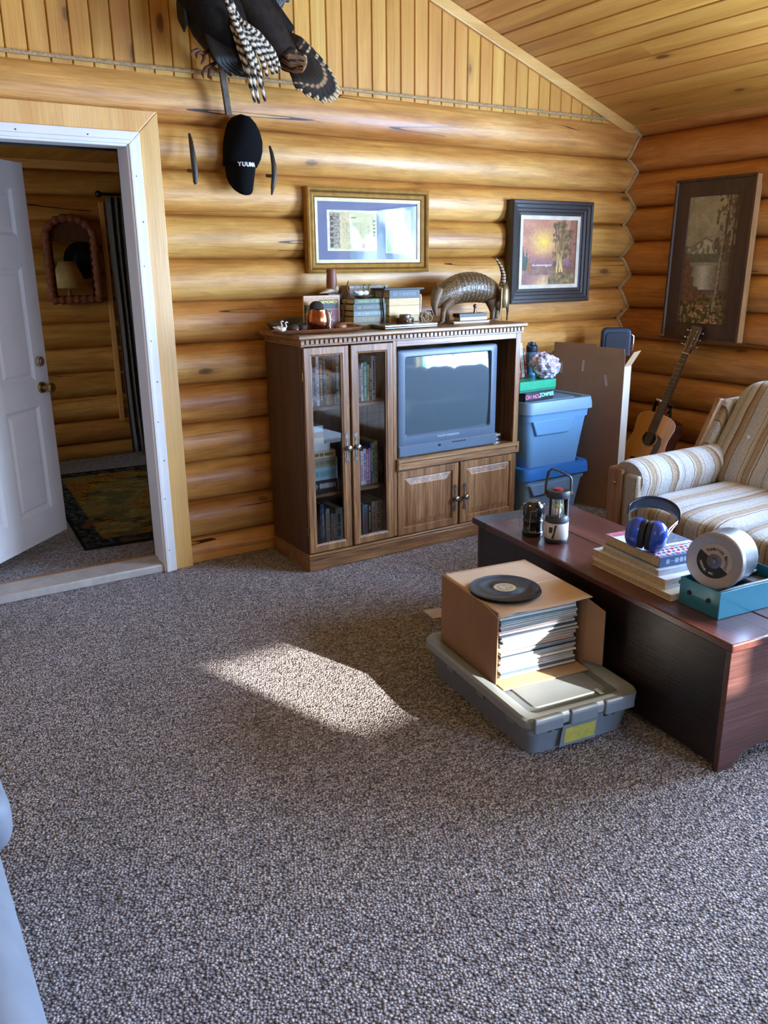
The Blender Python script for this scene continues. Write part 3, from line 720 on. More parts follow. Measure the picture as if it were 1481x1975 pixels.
stk = [(.062, .160, .0, '2e3238', 'thick dark photo covered', 'd9dde0'), (.070, .150, .0, 'a9dcec', 'thick pale cyan', '7fb3c4'), (.047, .150, .0, 'a9a792', 'grey green', '807e6c'), (.040, .142, .0, 'ddd3a0', 'cream yellow', '4a4632'), (.038, .110, .0, 'dbe5ee', 'white', '90a0ae'), (.033, .066, .008, 'd8d2ae', 'small cream', '8a8464'), (.029, .060, .010, 'a98464', 'small tan', '6b4f38'), (.033, .062, .009, 'bfe4ea', 'small pale cyan', '7fa8b0')]
xb = at(602, 900, 'y', yS).x
for i, (t, w, off, c, word, mk) in enumerate(stk):
    M = TR(xb+off, yS, zz) @ frame((0, 0, t), (0, 0, -1), (0, 1, 0), (1, 0, 0))
    book('%s book lying flat, %s from bottom of pile behind left glass door' % (word, ORD[i]), 'flat books piled behind the left glass door', t, w, .15, c, M, mk, 1 if i < 4 else 0)
    zz += t+.0006

# ------------------------------------------------------------------ things on top of the cabinet
ZT = CH
yT = -.30
def X(px, y=yT): return at(px, 600, 'y', y).x
def Zp(px, py, y=yT): return at(px, py, 'y', y).z
# oblong tray
t = thing('tray', 'long shallow brown tray with pointed ends on the cabinet top', 'tray', (X(612), -.40, ZT))
cx, w = X(612, -.40), (X(700, -.40)-X(524, -.40))/2
mb = MB()
def tray(o, z): return [(cx+(w-o)*math.copysign(abs(math.cos(a))**1.15, math.cos(a)), -.40+(.075-o*.6)*math.sin(a), z) for a in [2*math.pi*k/48 for k in range(48)]]
mb.loops([tray(.03, ZT+.001), tray(.012, ZT+.006), tray(0, ZT+.018), tray(.004, ZT+.020), tray(.016, ZT+.009), tray(.04, ZT+.006)], True, True, True)
mb.build('dish', plain('tray_brown', '7b4d35', .4, .3, .2), t)
MB().tube(tray(.002, ZT+.0195)+[tray(.002, ZT+.0195)[0]], .002, 6).build('rim', plain('copper_rim', '9a5f42', .35, .6), t)
M_copper = plain('hammered_copper', 'b06a45', .2, 1, .12, 30, .0008)
mug = thing('copper_mug', 'round copper mug standing in the long tray on the cabinet', 'mug', (X(613, -.40), -.40, ZT+.008))
K = TR(X(613, -.40), -.40, ZT+.0085); hM = .104
mb = MB(); mb.lathe([(0, 0), (.036, 0), (.046, .012), (.054, .035), (.056, .055), (.052, .08), (.0475, .096), (.0475, hM), (.0445, hM), (.045, .095), (.05, .06), (.048, .03), (.038, .006), (0, .005)], 36, K, False, False); mb.build('cup', M_copper, mug)
mb = MB(); hx = X(613, -.40)
mb.tube([(hx+.047, -.40, ZT+.095), (hx+.060, -.405, ZT+.088), (hx+.064, -.408, ZT+.06), (hx+.060, -.405, ZT+.035), (hx+.062, -.41, ZT+.016)], [.007, .009, .008, .007, .005], 10)
mb.tube([(hx+.063, -.407, ZT+.085), (hx+.070, -.407, ZT+.098), (hx+.071, -.407, ZT+.115)], [.006, .005, .002], 8); mb.tube([(hx+.06, -.407, ZT+.085), (hx+.055, -.412, ZT+.10)], [.005, .002], 8)
mb.tube([(hx+.060, -.405, ZT+.035), (hx+.068, -.40, ZT+.016)], [.005, .004], 8)
mb.build('figure_handle', plain('pale_bronze', 'b3a892', .3, .8, .2), mug)
o = MB().ball((X(612, -.33), -.322, ZT+.117), (.038, .030, .034), e=.9).build('felt_hat', plain('dark_felt', '2b211c', .95, 0, .3, 80, .002)); tag(o, 'dark rounded felt cap behind the copper mug on the cabinet', 'cap')
stn = thing('hat_stand', 'dark wooden block under the felt cap behind the copper mug', 'block', (X(612, -.32), -.32, ZT)); MB().lathe([(.03, ZT+.0), (.028, ZT+.01), (.022, ZT+.05), (.024, ZT+.088)], 16, TR(X(612, -.32), -.315, 0)).build('post', M_oak_side, stn); MB().lathe([(.034, 0), (.032, .008)], 16, TR(X(612, -.32), -.315, ZT)).build('foot', M_oak_side, stn)
hb = thing('harmonica_book', 'standing red and tan harmonica song book behind the copper mug', 'book', (X(620, -.26), -.26, ZT))
x0, x1 = X(586, -.26), X(655, -.26); z0, z1 = ZT, Zp(620, 570, -.26)
MB().box((x0, -.262, z0), (x1, -.250, z1)).build('pages', M_paper, hb)
def hcov(u, v):
    c = mixc((.66, .47, .30), (.74, .58, .42), fb(u, v, 6))
    if u > .40 and .60 < v < .88: c = (.10, .13, .09)
    elif u > .30 and v < .60: c = mixc((.52, .05, .09), (.32, .03, .07), fb(u, v, 8, 2))
    if .42 < u < .86 and .16 < v < .22+.2*u: c = (.62, .55, .52) if fb(u, v, 20) > .55 else c
    if u < .3 and .5 < v < .75: c = mixc((.28, .30, .12), (.5, .42, .2), fb(u, v, 20, 4))
    if u > .95 or v > .95: c = (.75, .62, .50)
    return c
canvas('front_cover', painted('printed_cover', .45), x0, x1, z0, z1, -.2635, 50, 60, hcov, hb)
K = frame(((x0+x1)/2+.033, -.264, z1-.034), (1, 0, 0), (0, 0, 1), (0, -1, 0))
MB().text('HARMONICA', .019, K, bold=.0006).build('lettering', plain('yellow_print', 'd8c64a', .5), hb, smooth=False)
# boot and wooden pieces behind
bt = thing('carved_boot', 'brown carved boot with a cream foot standing behind the harmonica book', 'figurine', (X(640, -.18), -.18, ZT))
K = TR(X(641, -.17), -.17, ZT); zb = Zp(641, 566, -.17)-ZT
mb = MB(); mb.lathe([(0, zb+.018), (.028, zb+.02), (.029, zb+.06), (.026, zb+.10), (.028, zb+.118), (.024, zb+.126), (.018, zb+.118), (0, zb+.115)], 20, K, False, False); mb.build('shaft', plain('boot_leather', '7a4a30', .5), bt)
mb = MB(); mb.loops([[(X(641, -.17)+p[0]+q*p[2]*0, -.17+.026*math.sin(a)*p[2], ZT+zb+.0+p[1]*(.5+.5*math.cos(a))+p[3]) for a in [2*math.pi*k/16 for k in range(16)]] for p, q in (((-.075, .004, .3, .0), 0), ((-.05, .014, .8, .001), 0), ((-.02, .03, 1, .0), 0), ((.012, .05, 1.05, 0), 0), ((.028, .045, 1, 0), 0))], True, True, True)
mb.build('foot', plain('boot_cream', 'cdbf9f', .5), bt)
MB().box((X(630, -.17), -.20, ZT), (X(658, -.17), -.14, ZT+zb-.001)).build('plinth', M_oak_side, bt)
cw = thing('carved_wooden_stand', 'curved reddish wooden display stand rising beside the book pile', 'ornament', (X(664, -.24), -.24, ZT))
c = [(663, 620), (661, 606), (663, 590), (670, 578), (672, 566), (668, 556), (671, 545), (672, 541)]
mb = MB(); mb.tube([at(a, b, 'y', -.24) for a, b in c], [.006, .008, .009, .013, .012, .008, .005, .002], 10, flat=.5); mb.build('arm', plain('red_brown_wood', '8a5430', .35, coat=.3), cw)
MB().box((X(655, -.25), -.27, ZT), (X(672, -.24), -.21, ZT+.014)).build('foot', plain('red_brown_wood', '8a5430', .35, coat=.3), cw)
sb = MB().lathe([(.030, 0), (.034, .01), (.034, .02), (.030, .026), (0, .027)], 20, TR(X(655, -.40), -.40, ZT+.009)).build('round_wooden_box', plain('box_brown', '8d5e3a', .45)); tag(sb, 'small round wooden box in the tray beside the copper mug', 'box')
wd = thing('slingshot_handle', 'flat orange brown wooden handle resting at the right end of the tray', 'ornament', (X(680, -.36), -.36, ZT))
MB().tube([(X(655, -.32), -.32, ZT+.033), (X(675, -.33), -.33, ZT+.034), (X(690, -.35), -.34, ZT+.024), (X(712, -.36), -.36, ZT+.010)], [.010, .012, .010, .005], 8, flat=.5).build('bar', plain('orange_wood', '9a6236', .4), wd); MB().box((X(690, -.34)-.01, -.35, ZT), (X(690, -.34)+.01, -.33, ZT+.018)).build('prop', M_oak_side, wd)
# dark wedge at the left end
P = [(513, 606, -.20, .045), (532, 602, -.16, .055), (562, 598, -.14, .062), (594, 600, -.14, .060), (598, 612, -.24, .045), (575, 618, -.31, .030), (545, 618, -.31, .028), (527, 612, -.27, .036)]
Q = [(at(a, b, 'y', y).x, y, ZT+h) for a, b, y, h in P]; qc = (sum(q[0] for q in Q)/8, sum(q[1] for q in Q)/8)
mb = MB(); mb.loops([[(qc[0]+(x-qc[0])*f, qc[1]+(y-qc[1])*f, ZT+.001+(z-ZT)*g) for x, y, z in Q] for f, g in ((.72, 0), (.86, .35), (1, .85), (.99, 1), (.6, 1.06), (.1, 1.0))], True, True, True)
tag(mb.build('leather_pouch', plain('dark_leather', '2c2623', .5, 0, .2, 30), ang=50), 'dark pointed leather pouch lying at the left end of the cabinet top', 'pouch')
def swan(x, y, z, s, lab, grp, col, beak=None):
    o = thing('swan_figurine', lab, 'figurine', (x, y, z), group=grp)
    mb = MB(); mb.ball((x, y, z+.014*s), (.022*s, .012*s, .014*s), 14, 8); mb.tube([(x-.018*s, y, z+.016*s), (x-.034*s, y, z+.024*s)], [.008*s, .002*s], 8); mb.build('body', col, o)
    MB().tube([(x+.014*s, y, z+.016*s), (x+.024*s, y, z+.028*s), (x+.020*s, y, z+.042*s), (x+.018*s, y, z+.050*s), (x+.026*s, y, z+.054*s), (x+.036*s, y, z+.049*s)], [.006*s, .005*s, .004*s, .004*s, .005*s, .001*s], 8).build('neck', beak or col, o)
M_swan = plain('white_glaze', 'cfc4b0', .3, 0, .08, coat=.4)
swan(X(537, -.44), -.43, ZT+.021, .85, 'small white swan at the left tip of the tray, rear of two', 'white swans in the tray', M_swan)
swan(X(541, -.44), -.455, ZT+.018, .85, 'small white swan at the left tip of the tray, front of two', 'white swans in the tray', M_swan)
for i, (px, lab) in enumerate(((560, 'dark lumpy pine cone in the tray left of the copper mug'), (577, 'dark brown nut shell beside the copper mug, left of it'))):
    o = MB().ball((X(px+6, -.41), -.405, ZT+.028), (.030-.006*i, .022, .018), 16, 10).build('pine_cone' if i == 0 else 'nut_shell', plain('dark_bark', '33281f', .8, 0, .4, 90, .004)); tag(o, lab, 'pine cone' if i == 0 else 'nut')
o = MB().ball((X(572, -.45), -.448, ZT+.024), .006, 10, 8).build('glass_bead', M_chrome); tag(o, 'tiny bright bead at the front of the tray', 'bead')

# pile of green books with bird figurines
zz = ZT+.0; gx0, gx1 = X(674, -.30), X(738, -.30)
gb = [(.030, .0, '6d5f3c', '565f45', 'olive tan'), (.034, .002, '5f5638', '6d6848', 'pale olive'), (.028, .004, '56655f', '7a8783', 'grey green'), (.034, .003, '1f2d27', '59655a', 'dark green'), (.026, .010, '2c4424', '6f854e', 'mid green')]
for i, (tk, off, c, mk, word) in enumerate(gb):
    M = TR(gx0+off, -.335, zz) @ frame((0, 0, tk), (0, 0, -1), (0, 1, 0), (1, 0, 0))
    book('%s book lying flat, %s from bottom of pile on cabinet' % (word, ORD[i]), 'green books piled on the cabinet', tk, gx1-gx0-off*2, .14, c, M, mk, 1)
    zz += tk+.0005
zg = zz
ps = MB().ball((0, 0, 0), 1, 4, 2); ps.bm.free()
dish = thing('glass_dish', 'small brown glass dish under the two glass birds on the green books', 'dish', (X(706), -.28, zg)); MB().lathe([(0, 0), (.03, 0), (.06, .012), (.062, .014), (.03, .005), (0, .004)], 24, TR(X(706), -.28, zg)@Matrix.Diagonal((1, .6, 1, 1)), False, False).build('bowl', plain('amber_dish', '6b4a2c', .2, .2), dish); MB().cyl((X(706), -.28, zg), (X(706), -.28, zg+.004), .02).build('foot', plain('amber_dish', '6b4a2c', .2), dish)
M_crys = plain('clear_crystal', 'dfe3e0', .06, .2, .05, coat=1)
swan(X(697), -.29, zg+.013, 1.05, 'clear glass bird with a gold beak on the green books, left of two', 'glass birds on the green books', M_crys, M_brass)
swan(X(709), -.28, zg+.013, 1.05, 'clear glass bird with a gold beak on the green books, right of two', 'glass birds on the green books', M_crys, M_brass)
gbx = thing('grey_box', 'grey patterned box behind the green books and glass birds', 'box', (X(705, -.15), -.14, ZT)); MB().box((X(671, -.16), -.18, ZT), (X(745, -.16), -.09, Zp(700, 551, -.18))).build('body', plain('grey_box', '8b8a80', .7, 0, .3, 50), gbx, bevel=.003); MB().box((X(671, -.16)-.001, -.181, Zp(700, 556, -.18)), (X(745, -.16)+.001, -.089, Zp(700, 551, -.18)+.002)).build('lid', plain('grey_box_lid', '9c9a8f', .7, 0, .3, 50), gbx, bevel=.002)
# second pile with bookend
zz = ZT+.026; bx0, bx1 = X(742, -.30), X(803, -.30)
for i, (tk, c, word, mk) in enumerate([(.032, 'b39c6c', 'dull tan'), (.040, 'c9b184', 'thick tan'), (.046, 'd2bb8b', 'thick cream'), (.040, 'c3ab7c', 'sand')] and [(.034, '98804f', 'dull tan', '7d6a44'), (.052, 'bf9f66', 'thick cream', '94794a'), (.038, 'b5955c', 'sand coloured', '8a7044'), (.042, '172129', 'dark blue', '4a5862')]):
    M = TR(bx0+(.002 if i < 3 else .004), -.34, zz) @ frame((0, 0, tk), (0, 0, -1), (0, 1, 0), (1, 0, 0))
    book('%s book lying flat, %s from bottom beside curved bookend' % (word, ORD[i]), 'tan books piled by the bookend', tk, bx1-bx0-.01, .15, c, M, mk, 0 if i < 3 else 1, M_paper)
    zz += tk+.0005
o = MB().box((bx0-.02, -.33, zz), (bx1+.03, -.20, zz+.009)).build('flat_dark_folder', plain('folder_dark', '2a2320', .6)); tag(o, 'thin dark folder lying across the top of the tan book pile', 'folder')
be = thing('bookend', 'dark curved upright bookend between the green and tan book piles', 'bookend', (bx0-.014, -.27, ZT))
c = [(738, 623), (740, 608), (738, 590), (737, 575), (739, 562), (742, 552)]
MB().tube([at(a, b, 'y', -.345) for a, b in c], [.007, .006, .007, .006, .009, .005], 8, flat=.5).build('upright', plain('aged_iron', '3a3029', .4, .5), be)
MB().box((X(737, -.34), -.345, ZT), (X(741, -.34), -.25, ZT+.006)).build('foot', plain('aged_iron', '3a3029', .4, .5), be)
be2 = thing('white_booklet', 'white curled booklet standing at the right end of the tan books', 'booklet', (X(807), -.29, ZT))
MB().loops([[(X(804)+dx, -.33, ZT+z) for dx, z in ((.0, .026), (.004, .09), (.008, .15), (.004, .168))], [(X(804)+.012+dx, -.20, ZT+z) for dx, z in ((.0, .026), (.004, .09), (.008, .15), (.004, .168))]], False).build('pages', plain('white_page', 'd9d0bc', .8), be2, solid=.006)
MB().box((X(802), -.33, ZT), (X(809), -.2, ZT+.026)).build('spine_block', M_paper, be2)
# silver laptop
lp = thing('laptop', 'closed silver laptop lying at the front edge of the cabinet top', 'laptop', (X(790, -.43), -.40, ZT))
lx0, lx1 = X(741, -.47), X(843, -.47)
MB().box((lx0, -.475, ZT+.0015), (lx1, -.345, ZT+.012)).build('base', plain('laptop_base', '6d6d6d', .4, .6), lp, bevel=.003); MB().box((lx0, -.476, ZT+.0125), (lx1, -.345, ZT+.0235)).build('lid', plain('laptop_silver', 'c4c2bd', .25, .8), lp, bevel=.003)
rb = thing('round_tin', 'round dark wooden tin with a metal lid on the closed laptop', 'tin', (X(780, -.40), -.40, ZT+.024))
K = TR(X(781, -.40), -.40, ZT+.024)
MB().lathe([(.045, 0), (.047, .004), (.047, .026), (.044, .029)], 28, K).build('body', plain('tin_brown', '5b4334', .35, .3), rb); MB().lathe([(.030, .029), (.031, .042), (.027, .046), (0, .046)], 24, K, True, False).build('lid', M_pewter, rb)
for s in (-1, 1): MB().ball((X(781, -.40)+.022*s, -.447, ZT+.037), .007, 10, 8).build('stud', M_pewter, rb)
tw = MB(); rg = random.Random(5)
for i in range(14):
    a = rg.uniform(0, 6.28); c0 = Vector((X(826, -.37)+rg.uniform(-.02, .02), -.33+rg.uniform(-.02, .02), ZT+.026+rg.uniform(0, .03)))
    tw.tube([c0+Vector((math.cos(a+q*.9)*.018, math.sin(a*2+q)*.012, math.sin(a+q*.9)*.018)) for q in range(6)], .004, 6)
o = tw.build('tangled_roots', plain('pale_root', '9c8464', .8, 0, .3)); tag(o, 'little tangle of pale dried roots at the armadillo front feet', 'dried root')
o = MB().tube([(X(815, -.27), -.27, ZT+.004), (X(818, -.27), -.27, ZT+.05), (X(825, -.27), -.27, ZT+.075), (X(832, -.27), -.27, ZT+.07), (X(834, -.27), -.27, ZT+.05)], .004, 8).build('leather_loop', plain('dark_leather', '2c2623', .5)); tag(o, 'dark leather loop standing behind the dried roots on the cabinet', 'loop')

# ------------------------------------------------------------------ armadillo
yA = -.27
ar = thing('stuffed_armadillo', 'stuffed brown armadillo with a raised ringed tail standing on the cabinet', 'stuffed animal', (X(900, yA), yA, ZT))
def band_mat():
    t = NT('armadillo_shell'); v = t.coord(); sx_ = t.n('ShaderNodeSeparateXYZ'); t.l(v, sx_.inputs[0])
    wv = t.math('SINE', t.math('MULTIPLY', sx_.outputs[0], 2*math.pi/.0285))
    mid = t.math('MULTIPLY', t.math('GREATER_THAN', sx_.outputs[0], -.085), t.math('LESS_THAN', sx_.outputs[0], .125))
    f = t.math('MULTIPLY', t.math('MULTIPLY_ADD', wv, .5, .5), mid)
    vo = t.n('ShaderNodeTexVoronoi'); vo.inputs['Scale'].default_value = 130; t.l(v, vo.inputs['Vector'])
    base = t.ramp(vo.outputs['Distance'], [(.1, lin('8c7048')), (.6, lin('4e3b26'))])
    t.set(Base_Color=t.mix(f, base, lin('3b2a1b')), Roughness=.38, Coat_Weight=.3)
    t.bump(t.math('ADD', vo.outputs['Distance'], t.math('MULTIPLY', f, -2)), .6, .003); return t.m
M_arm = band_mat(); M_arml = plain('armadillo_skin', '6e5438', .5, 0, .3, 60, .002)
P0 = at(838, 566, 'y', yA); P1 = at(966, 565, 'y', yA)
def shell(u, v):
    s = u; xx = P0.x+.012+(P1.x-P0.x-.012)*s
    top = Zp(840, 572, yA)+(.131)*math.sin(math.pi*min(1, (s*.92+.05)))**.62
    bot = ZT+.082+.028*math.sin(math.pi*s)-(.028 if s > .85 else 0)*(s-.85)/.15
    zc_ = (top+bot)/2; hz = max(.004, (top-bot)/2); hy = .078*math.sin(math.pi*min(1, s*.9+.06))**.55
    a = v*2*math.pi; rip = 1+.018*math.sin((xx-P0.x)*2*math.pi/.0285)*(1 if .22 < s < .76 else 0)
    return (xx, yA+hy*rip*math.cos(a), zc_+hz*rip*math.sin(a))
mb = MB(); mb.surf(shell, 64, 28, False, True); mb.build('shell', M_arm, ar, ang=80)
hd = [at(846, 560, 'y', yA), at(841, 572, 'y', yA-.01), at(838, 588, 'y', yA-.015), at(839, 600, 'y', yA-.015), at(841, 608, 'y', yA-.015)]
MB().tube(hd, [.034, .032, .022, .012, .008], 14).build('head', M_arml, ar)
for dy in (-.02, .012): MB().tube([at(843, 556, 'y', yA+dy), at(839, 549, 'y', yA+dy), at(841, 542, 'y', yA+dy)], [.008, .009, .002], 8, flat=.4).build('ear', M_arml, ar)
def leg(p, r, dy, nm='leg'):
    pts = [at(a, b, 'y', yA+dy) for a, b in p]; e = pts[-1]; pts[-1] = Vector((e.x, e.y, ZT+.012)); 
    mb = MB(); mb.tube(pts, r, 12)
    for q in (-.012, -.004, .004, .012): mb.tube([(pts[-1].x-.002, pts[-1].y+q, ZT+.012), (pts[-1].x-.018, pts[-1].y+q*1.4, ZT+.009), (pts[-1].x-.030, pts[-1].y+q*1.6, ZT+.003)], [.006, .005, .001], 6)
    mb.build(nm, M_arml, ar)
leg([(868, 580), (858, 590), (855, 600), (853, 610)], [.036, .024, .016, .014], -.03)
leg([(872, 580), (866, 590), (862, 600), (862, 610)], [.034, .024, .015, .014], .03)
leg([(945, 576), (948, 590), (950, 602), (949, 611)], [.038, .024, .016, .014], -.03)
leg([(950, 576), (957, 590), (958, 602), (957, 611)], [.036, .024, .016, .014], .03)
def ring_mat():
    t = NT('ringed_tail'); sx_ = t.n('ShaderNodeSeparateXYZ'); t.l(t.coord(), sx_.inputs[0])
    w = t.math('SINE', t.math('MULTIPLY', sx_.outputs[2], 2*math.pi/.017))
    t.set(Base_Color=t.ramp(w, [(.3, lin('4a3420')), (.6, lin('b59a72'))]), Roughness=.5); return t.m
tl = [(961, 566), (966, 556), (970, 544), (971, 530), (967, 516), (961, 505), (955, 497)]
nn = 26; pts = []
for i in range(nn):
    q = i/(nn-1)*(len(tl)-1); k = min(int(q), len(tl)-2); f = q-k; pts.append(at(tl[k][0]+(tl[k+1][0]-tl[k][0])*f, tl[k][1]+(tl[k+1][1]-tl[k][1])*f, 'y', yA))
MB().tube(pts, [(.024-.020*i/(nn-1))*(1+.08*(i % 2)) for i in range(nn)], 12).build('tail', ring_mat(), ar)
# bundle under the armadillo
pb = thing('magazine', 'folded magazine lying under the armadillo belly', 'magazine', (X(908, -.30), -.30, ZT)); MB().box((X(870, -.33), -.36, ZT), (X(938, -.33), -.29, ZT+.010)).build('pages', M_paper, pb, bevel=.002); MB().box((X(868, -.33), -.362, ZT+.0105), (X(940, -.33), -.29, ZT+.0135)).build('cover', plain('magazine_pink', 'a06a68', .4), pb)
dbk = thing('small_bible', 'thick dark green book with pale pages under the armadillo belly', 'book', (X(908, -.30), -.30, ZT+.014))
x0, x1 = X(882, -.33), X(936, -.33)
MB().box((x0+.004, -.352, ZT+.016), (x1-.004, -.295, ZT+.034)).build('pages', M_paper, dbk); mb = MB(); mb.box((x0, -.355, ZT+.0138), (x1, -.292, ZT+.016)); mb.box((x0-.004, -.356, ZT+.034), (x1-.01, -.292, ZT+.054)); mb.build('cover', plain('bible_cover', '1d2a2a', .5), dbk, bevel=.002)
fg = thing('tiny_figurine', 'tiny dark metal figurine standing on the dark book under the armadillo', 'figurine', (X(917, -.33), -.325, ZT+.054))
MB().tube([(X(917, -.33), -.325, ZT+.054), (X(917, -.33), -.325, ZT+.075), (X(917, -.33), -.325, ZT+.085)], [.010, .007, .004], 10).build('body', M_pewter, fg); MB().ball((X(917, -.33), -.325, ZT+.092), .012, 12, 8).build('head', M_pewter, fg)
# upright figurine right of the armadillo
mk = thing('standing_animal_figurine', 'olive brown animal figurine on two thin legs at the right end of the cabinet', 'figurine', (X(972, -.33), -.33, ZT))
x_ = X(972, -.36); zb = ZT
MB().lathe([(0, .075), (.022, .078), (.030, .10), (.032, .14), (.028, .18), (.020, .20), (.008, .212), (0, .214)], 20, TR(x_, -.36, zb)@Matrix.Diagonal((1, .8, 1, 1)), False, False).build('body', plain('olive_bronze', '7c6c48', .32, .5, .2), mk)
for s in (-1, 1):
    MB().tube([(x_+.020*s, -.36, zb+.10), (x_+.027*s, -.36, zb+.06), (x_+.025*s, -.36, zb+.03), (x_+.024*s, -.36, zb+.004)], [.012, .007, .005, .006], 10).build('leg', plain('olive_bronze_dark', '4d3c26', .4, .5), mk)
    MB().tube([(x_+.012*s, -.36, zb+.205), (x_+.017*s, -.36, zb+.225)], [.008, .002], 8).build('ear', plain('olive_bronze_dark', '4d3c26', .4, .5), mk)
MB().tube([(x_-.030, -.37, zb+.19), (x_-.036, -.375, zb+.10), (x_-.042, -.375, zb+.004)], [.004, .004, .003], 8).build('stick', plain('pale_stick', 'c9ad7c', .5), mk)
# ------------------------------------------------------------------ framed pictures
def framed(name, label, cat, rect, y0, prof, fmat, M=None, loc=None):
    o = thing(name, label, cat, loc or ((rect[0]+rect[1])/2, y0, rect[2]), M=M)
    return o
# gold framed certificate
gx0, gx1, gz0, gz1 = -2.512, -1.731, 1.505, 1.943; gy = -.062
fr = thing('framed_certificate', 'wide gold frame holding a certificate and a green print above the cabinet', 'framed certificate', ((gx0+gx1)/2, gy, gz0))
M_gold = plain('gold_wood', 'a97f3c', .35, .25, .15, 30); M_gold2 = plain('dark_gold_wood', '6f4c22', .4, .2, .15, 30)
mb = MB(); mb.sweep((gx0, gx1, gz0, gz1), [(0, gy+.03), (0, gy-.012), (.008, gy-.018), (.018, gy-.012)])
mb.mi = 1; mb.sweep((gx0, gx1, gz0, gz1), [(.018, gy-.012), (.028, gy-.002)])
mb.mi = 0; mb.sweep((gx0, gx1, gz0, gz1), [(.028, gy-.002), (.034, gy-.005), (.046, gy+.001)])
mb.mi = 1; mb.sweep((gx0, gx1, gz0, gz1), [(.046, gy+.001), (.052, gy+.006)])
mb.build('frame', [M_gold, M_gold2], fr, smooth=False)
MB().sweep((gx0, gx1, gz0, gz1), [(.052, gy+.002), (.056, gy+.001), (.070, gy+.006), (.070, gy+.012)]).build('liner', plain('cream_linen', 'd8caa0', .7), fr, smooth=False)
MB().box((gx0+.01, gy+.015, gz0+.01), (gx1-.01, gy+.028, gz1-.01)).build('backing_board', M_cardin, fr)
MB().box((gx0+.066, gy+.0125, gz0+.066), (gx1-.066, gy+.0148, gz1-.066)).build('mat_board', plain('blue_grey_mat', '6b6f86', .8, 0, .05), fr)
def cert(u, v):
    c = mixc((.76, .70, .52), (.79, .73, .57), fb(u, v, 5))
    if u < .05 or u > .95 or v < .04 or v > .95: c = (.84, .81, .70)
    if .05 < u < .25 and .08 < v < .93:
        c = mixc((.35, .34, .32), (.75, .70, .58), fb(u, v, 26, 3)*1.5-.2)
        for k in range(6):
            if abs(u-.085) < .028 and abs(v-.13-.135*k) < .045: c = (.45, .28, .22) if k % 2 else (.30, .32, .30)
    if .93 < u < .97 and .3 < v < .8 and math.sin(v*70) > 0: c = (.45, .42, .34)
    if .47 < u < .57 and .80 < v < .83: c = (.35, .30, .2)
    if .30 < u < .86 and .30 < v < .74 and math.sin(v*260) > .2 and fb(u, v, 30, 5) > .42: c = (.64, .58, .44)
    if (u-.73)**2+((v-.12)*.8)**2 < .0030: c = (.70, .48, .30)
    if .84 < u < .95 and .06 < v < .24 and fb(u, v, 30, 8) > .5: c = (.42, .40, .34)
    return c
px = lambda a, b, yy=gy+.012: at(a, b, 'y', yy)
a_, b_ = px(632, 484), px(726, 407)
cx0, cx1, cz0, cz1 = a_.x, b_.x, a_.z, b_.z
canvas('certificate', painted('print_paper', .7), cx0, cx1, cz0, cz1, gy+.0119, 90, 80, cert, fr)
def gpr(u, v):
    c = mixc((.66, .76, .50), (.74, .80, .60), fb(u, v, 6))
    if abs(u-.45) < .02 and .15 < v < .75: c = (.45, .58, .50)
    if fb(u, v, 12, 6) > .58: c = mixc(c, (.50, .64, .46), .7)
    if (u-.45)**2*3+(v-.28)**2 < .004: c = (.40, .55, .55)
    if u < .04 or u > .96 or v < .02 or v > .98: c = (.80, .84, .72)
    return c
canvas('green_print', painted('print_paper'), px(744, 480).x, px(792, 480).x, cz0-.012, cz1+.008, gy+.0119, 50, 80, gpr, fr)
MB().box((gx0+.055, gy+.0085, gz0+.055), (gx1-.055, gy+.0105, gz1-.055)).build('glass_pane', M_picglass, fr, smooth=False)

